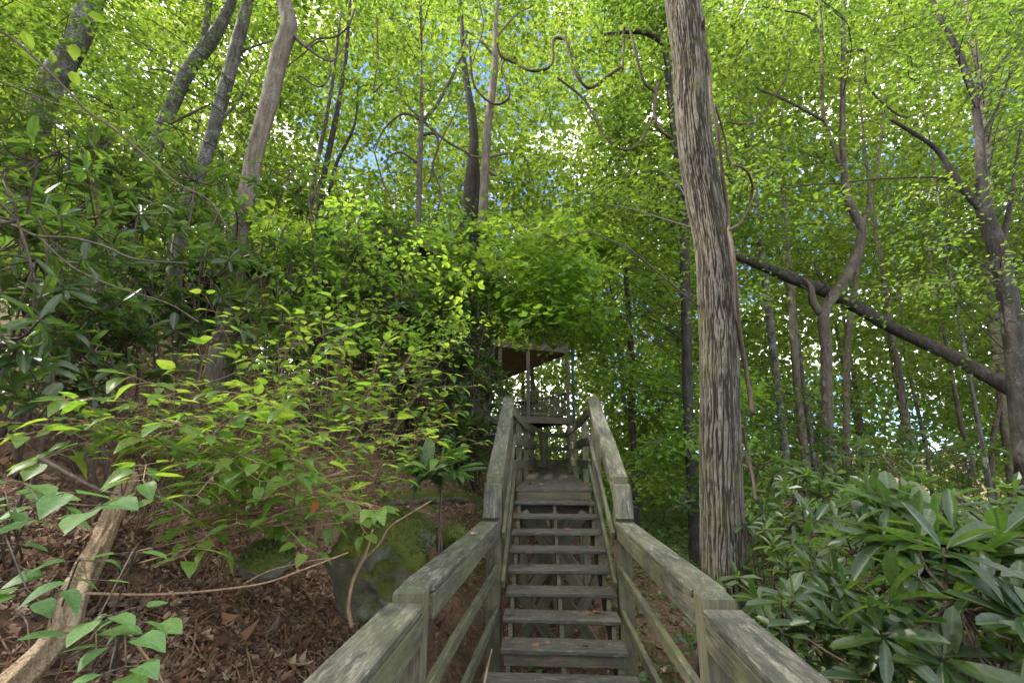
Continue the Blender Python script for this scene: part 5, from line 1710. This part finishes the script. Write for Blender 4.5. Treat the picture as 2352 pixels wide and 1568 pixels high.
# low green plants
g = Geo()
P_, nr = drop(60000, .7, 16, 2.5, 20, lambda x, y: np.where(fbm(x * .8, y * .8, 2) > .43, .95, .35))
m_ = len(P_)
P_[:, 2] += rng.random(m_) * .32
d = rng.normal(size=(m_, 3)) * [1, 1, .3]
V, Fs = scatter(LEAF_FAR, P_, basis(d, unit(rng.normal(0, .35, (m_, 3)) + [0, 0, 1])), rng.uniform(.05, .12, m_))
g.add(V, Fs)
P_, nr = drop(30000, 1.5, 26, 12, 42, lambda x, y: .9)
m_ = len(P_)
P_[:, 2] += rng.random(m_) * .5
V, Fs = scatter(LEAF_FAR, P_, basis(rng.normal(size=(m_, 3)) * [1, 1, .3], unit(rng.normal(0, .35, (m_, 3)) + [0, 0, 1])), rng.uniform(.12, .26, m_))
g.add(V, Fs)
P_, nr = drop(16000, -9, -.7, 4.5, 14, lambda x, y: np.where((x < -3.2) | (y > 6.5), .6, 0))
m_ = len(P_)
P_[:, 2] += rng.random(m_) * .3
V, Fs = scatter(LEAF_OVAL, P_, basis(rng.normal(size=(m_, 3)) * [1, 1, .3], unit(rng.normal(0, .35, (m_, 3)) + [0, 0, 1])), rng.uniform(.04, .09, m_))
g.add(V, Fs)
o = link('ground_cover', g.mesh('ground_cover'), M_COVER)
tag(o, 'low green plants covering the ground right of the stairs', 'ground cover', None, 'stuff')

# small plants under the near right rail
for i, (px, py, d) in enumerate(((1490, 1310, 4.6), (1530, 1390, 4.0), (1490, 1470, 3.8), (1560, 1510, 3.4), (1230, 1440, 5.6), (1460, 1240, 5.2))):
    p = at(px, py, d)
    g_ = float(G(p[0], p[1]))
    p[2] = g_
    T = [p + np.array([rng.normal(0, .14), rng.normal(0, .14), rng.uniform(.12, .34)]) for _ in range(4)]
    hydrangea(('seedling under the right rail next to the oak', 'seedling below the middle of the right level rail', 'seedling low under the right level rail',
               'seedling nearest the camera under the right rail', 'green seedling seen between the lower treads', 'seedling beside the right rail where the slope begins')[i],
              p, T, .10, ME_SAPL, M_TWIG, 'seedlings around the stairs', 3, name='seedling', cat='seedling')

def fern(label, c, s, n=7):
    c = np.asarray(c, float)
    e = thing('fern', label, 'fern', c, 'ferns by the boulder')
    for k in range(n):
        an = k * 2 * PI / n + rng.normal(0, .2)
        d = np.array([math.cos(an), math.sin(an), 0])
        gg = Geo()
        ts = np.linspace(.08, 1, 15)
        P_ = [d * t * s + np.array([0, 0, s * (.75 * t - .75 * t * t)]) for t in ts]
        v, f = tube(np.array(P_), .0025, 4, 0, False)
        gg.add(v, f)
        sd_ = np.cross(d, [0, 0, 1.])
        for t, p in zip(ts, P_):
            w = s * .26 * math.sin(PI * min(1, .15 + t * .85)) + .005
            for q in (-1, 1):
                V, Fs = scatter((LEAF_OVAL[0] * [.8, 1, 1], LEAF_OVAL[1]), p[None], basis((sd_ * q + d * .35)[None], np.array([[0, 0, 1.]])), np.array([w]))
                gg.add(V, Fs)
        link('frond', gg.mesh('frond'), M_FERN, e)
for lab, px, py, s in (('fern just right of the mossy boulder', 985, 1215, .26), ('fern below the first fern near the left rail', 1020, 1245, .22), ('fern in the shade above the boulder', 900, 1150, .2)):
    fern(lab, hit(px, py), s)

# ------------------------------------------------------------------ fallen leaves on the wood
ME_DRY = [leaf_mesh('dry leaf', t, M_DRY_O) for t in DRY]
def lay(label, x, y, z, s, mesh=None, group=None):
    me = mesh or ME_DRY[int(rng.integers(0, 4))]
    o = bpy.data.objects.new('fallen_leaf', me)
    COL.objects.link(o)
    o.location = (x, y, z + .012)
    o.rotation_euler = (rng.normal(0, .15), rng.normal(0, .15), rng.random() * 6.28)
    o.scale = (s, s, s)
    tag(o, label, 'leaf', group)
TZ = lambda k: .14 + RISE * k
for lab, x, k, dy, s in (
    ('curled tan leaf on the lowest tread left of its middle', -.05, 0, .12, .10), ('smaller tan leaf touching the curled one on the lowest tread', .04, 0, .18, .08),
    ('crumpled brown leaf right of the middle of the lowest tread', .33, 0, .1, .06), ('brown leaf at the left end of the second tread', -.33, 1, .1, .07),
    ('pale leaf on the right half of the second tread', .45, 1, .2, .07), ('flat whitish leaf farthest right on the second tread', .55, 1, .22, .08),
    ('thin brown leaf on the left of the third tread', -.2, 2, .2, .06), ('small leaf right of the middle of the third tread', .40, 2, .08, .05),
    ('brown leaf on the left of the fourth tread', -.15, 3, .15, .09), ('orange leaf at the right of the fifth tread', .58, 4, .2, .06),
    ('orange brown leaf right of the middle of the sixth tread', .36, 5, .15, .08), ('yellowish curled leaf in the middle of the seventh tread', .33, 6, .18, .12),
    ('large orange brown leaf on the top tread', .36, 7, .2, .11), ('small pale leaf on the left of the top tread', -.2, 7, .2, .07)):
    lay(lab, x, Y0 + RUN * k + dy, TZ(k), s)
for _ in range(46):
    lay('one of the small dry leaves scattered on the upper boardwalk', rng.uniform(XL + .05, XR - .02), YL + .15 + 7.6 * rng.random() ** 1.4, ZL, rng.uniform(.05, .11), None, 'dry leaves on the upper boardwalk')
lay('whitish leaf lying on the left level handrail', -.60, 4.35, 1.118, .08)
g = Geo()
for k in range(9):
    m_ = 70 if k else 120
    y = Y0 + RUN * k + (.03 + .25 * rng.random(m_) ** .6 if k < 8 else .1 + 7 * rng.random(m_))
    x = rng.uniform(XL + .02, XR - .02, m_)
    z = np.full(m_, TZ(k) + .004)
    P_ = np.column_stack([x, y, z])
    V, Fs = scatter(LEAF_FAR, P_, basis(rng.normal(size=(m_, 3)) * [1, 1, .1], unit(rng.normal(0, .25, (m_, 3)) + [0, 0, 1])), rng.uniform(.008, .03, m_))
    g.add(V, Fs)
P_ = np.column_stack([rng.uniform(XL, XR, 160), rng.uniform(3.6, 4.6, 160), np.full(160, .004)])
V, Fs = scatter(LEAF_FAR, P_, basis(rng.normal(size=(160, 3)) * [1, 1, .1], unit(rng.normal(0, .2, (160, 3)) + [0, 0, 1])), rng.uniform(.006, .025, 160))
g.add(V, Fs)
o = link('leaf_debris', g.mesh('leaf_debris'), M_DRY)
tag(o, 'crumbs of dry leaf lying on the treads', 'debris', None, 'stuff')
# one orange leaf caught in the hydrangeas
p = at(728, 1150, 2.75)
me = mesh_np('orange leaf', HYDR[2][0], HYDR[2][1], True)
me.materials.append(M_RED)
o = link('dead_leaf', me, None, None, p)
o.rotation_euler = (-1.3, .3, .5)
o.scale = (.065, .07, .065)
tag(o, 'curled orange red dead leaf hanging among the hydrangeas', 'leaf')
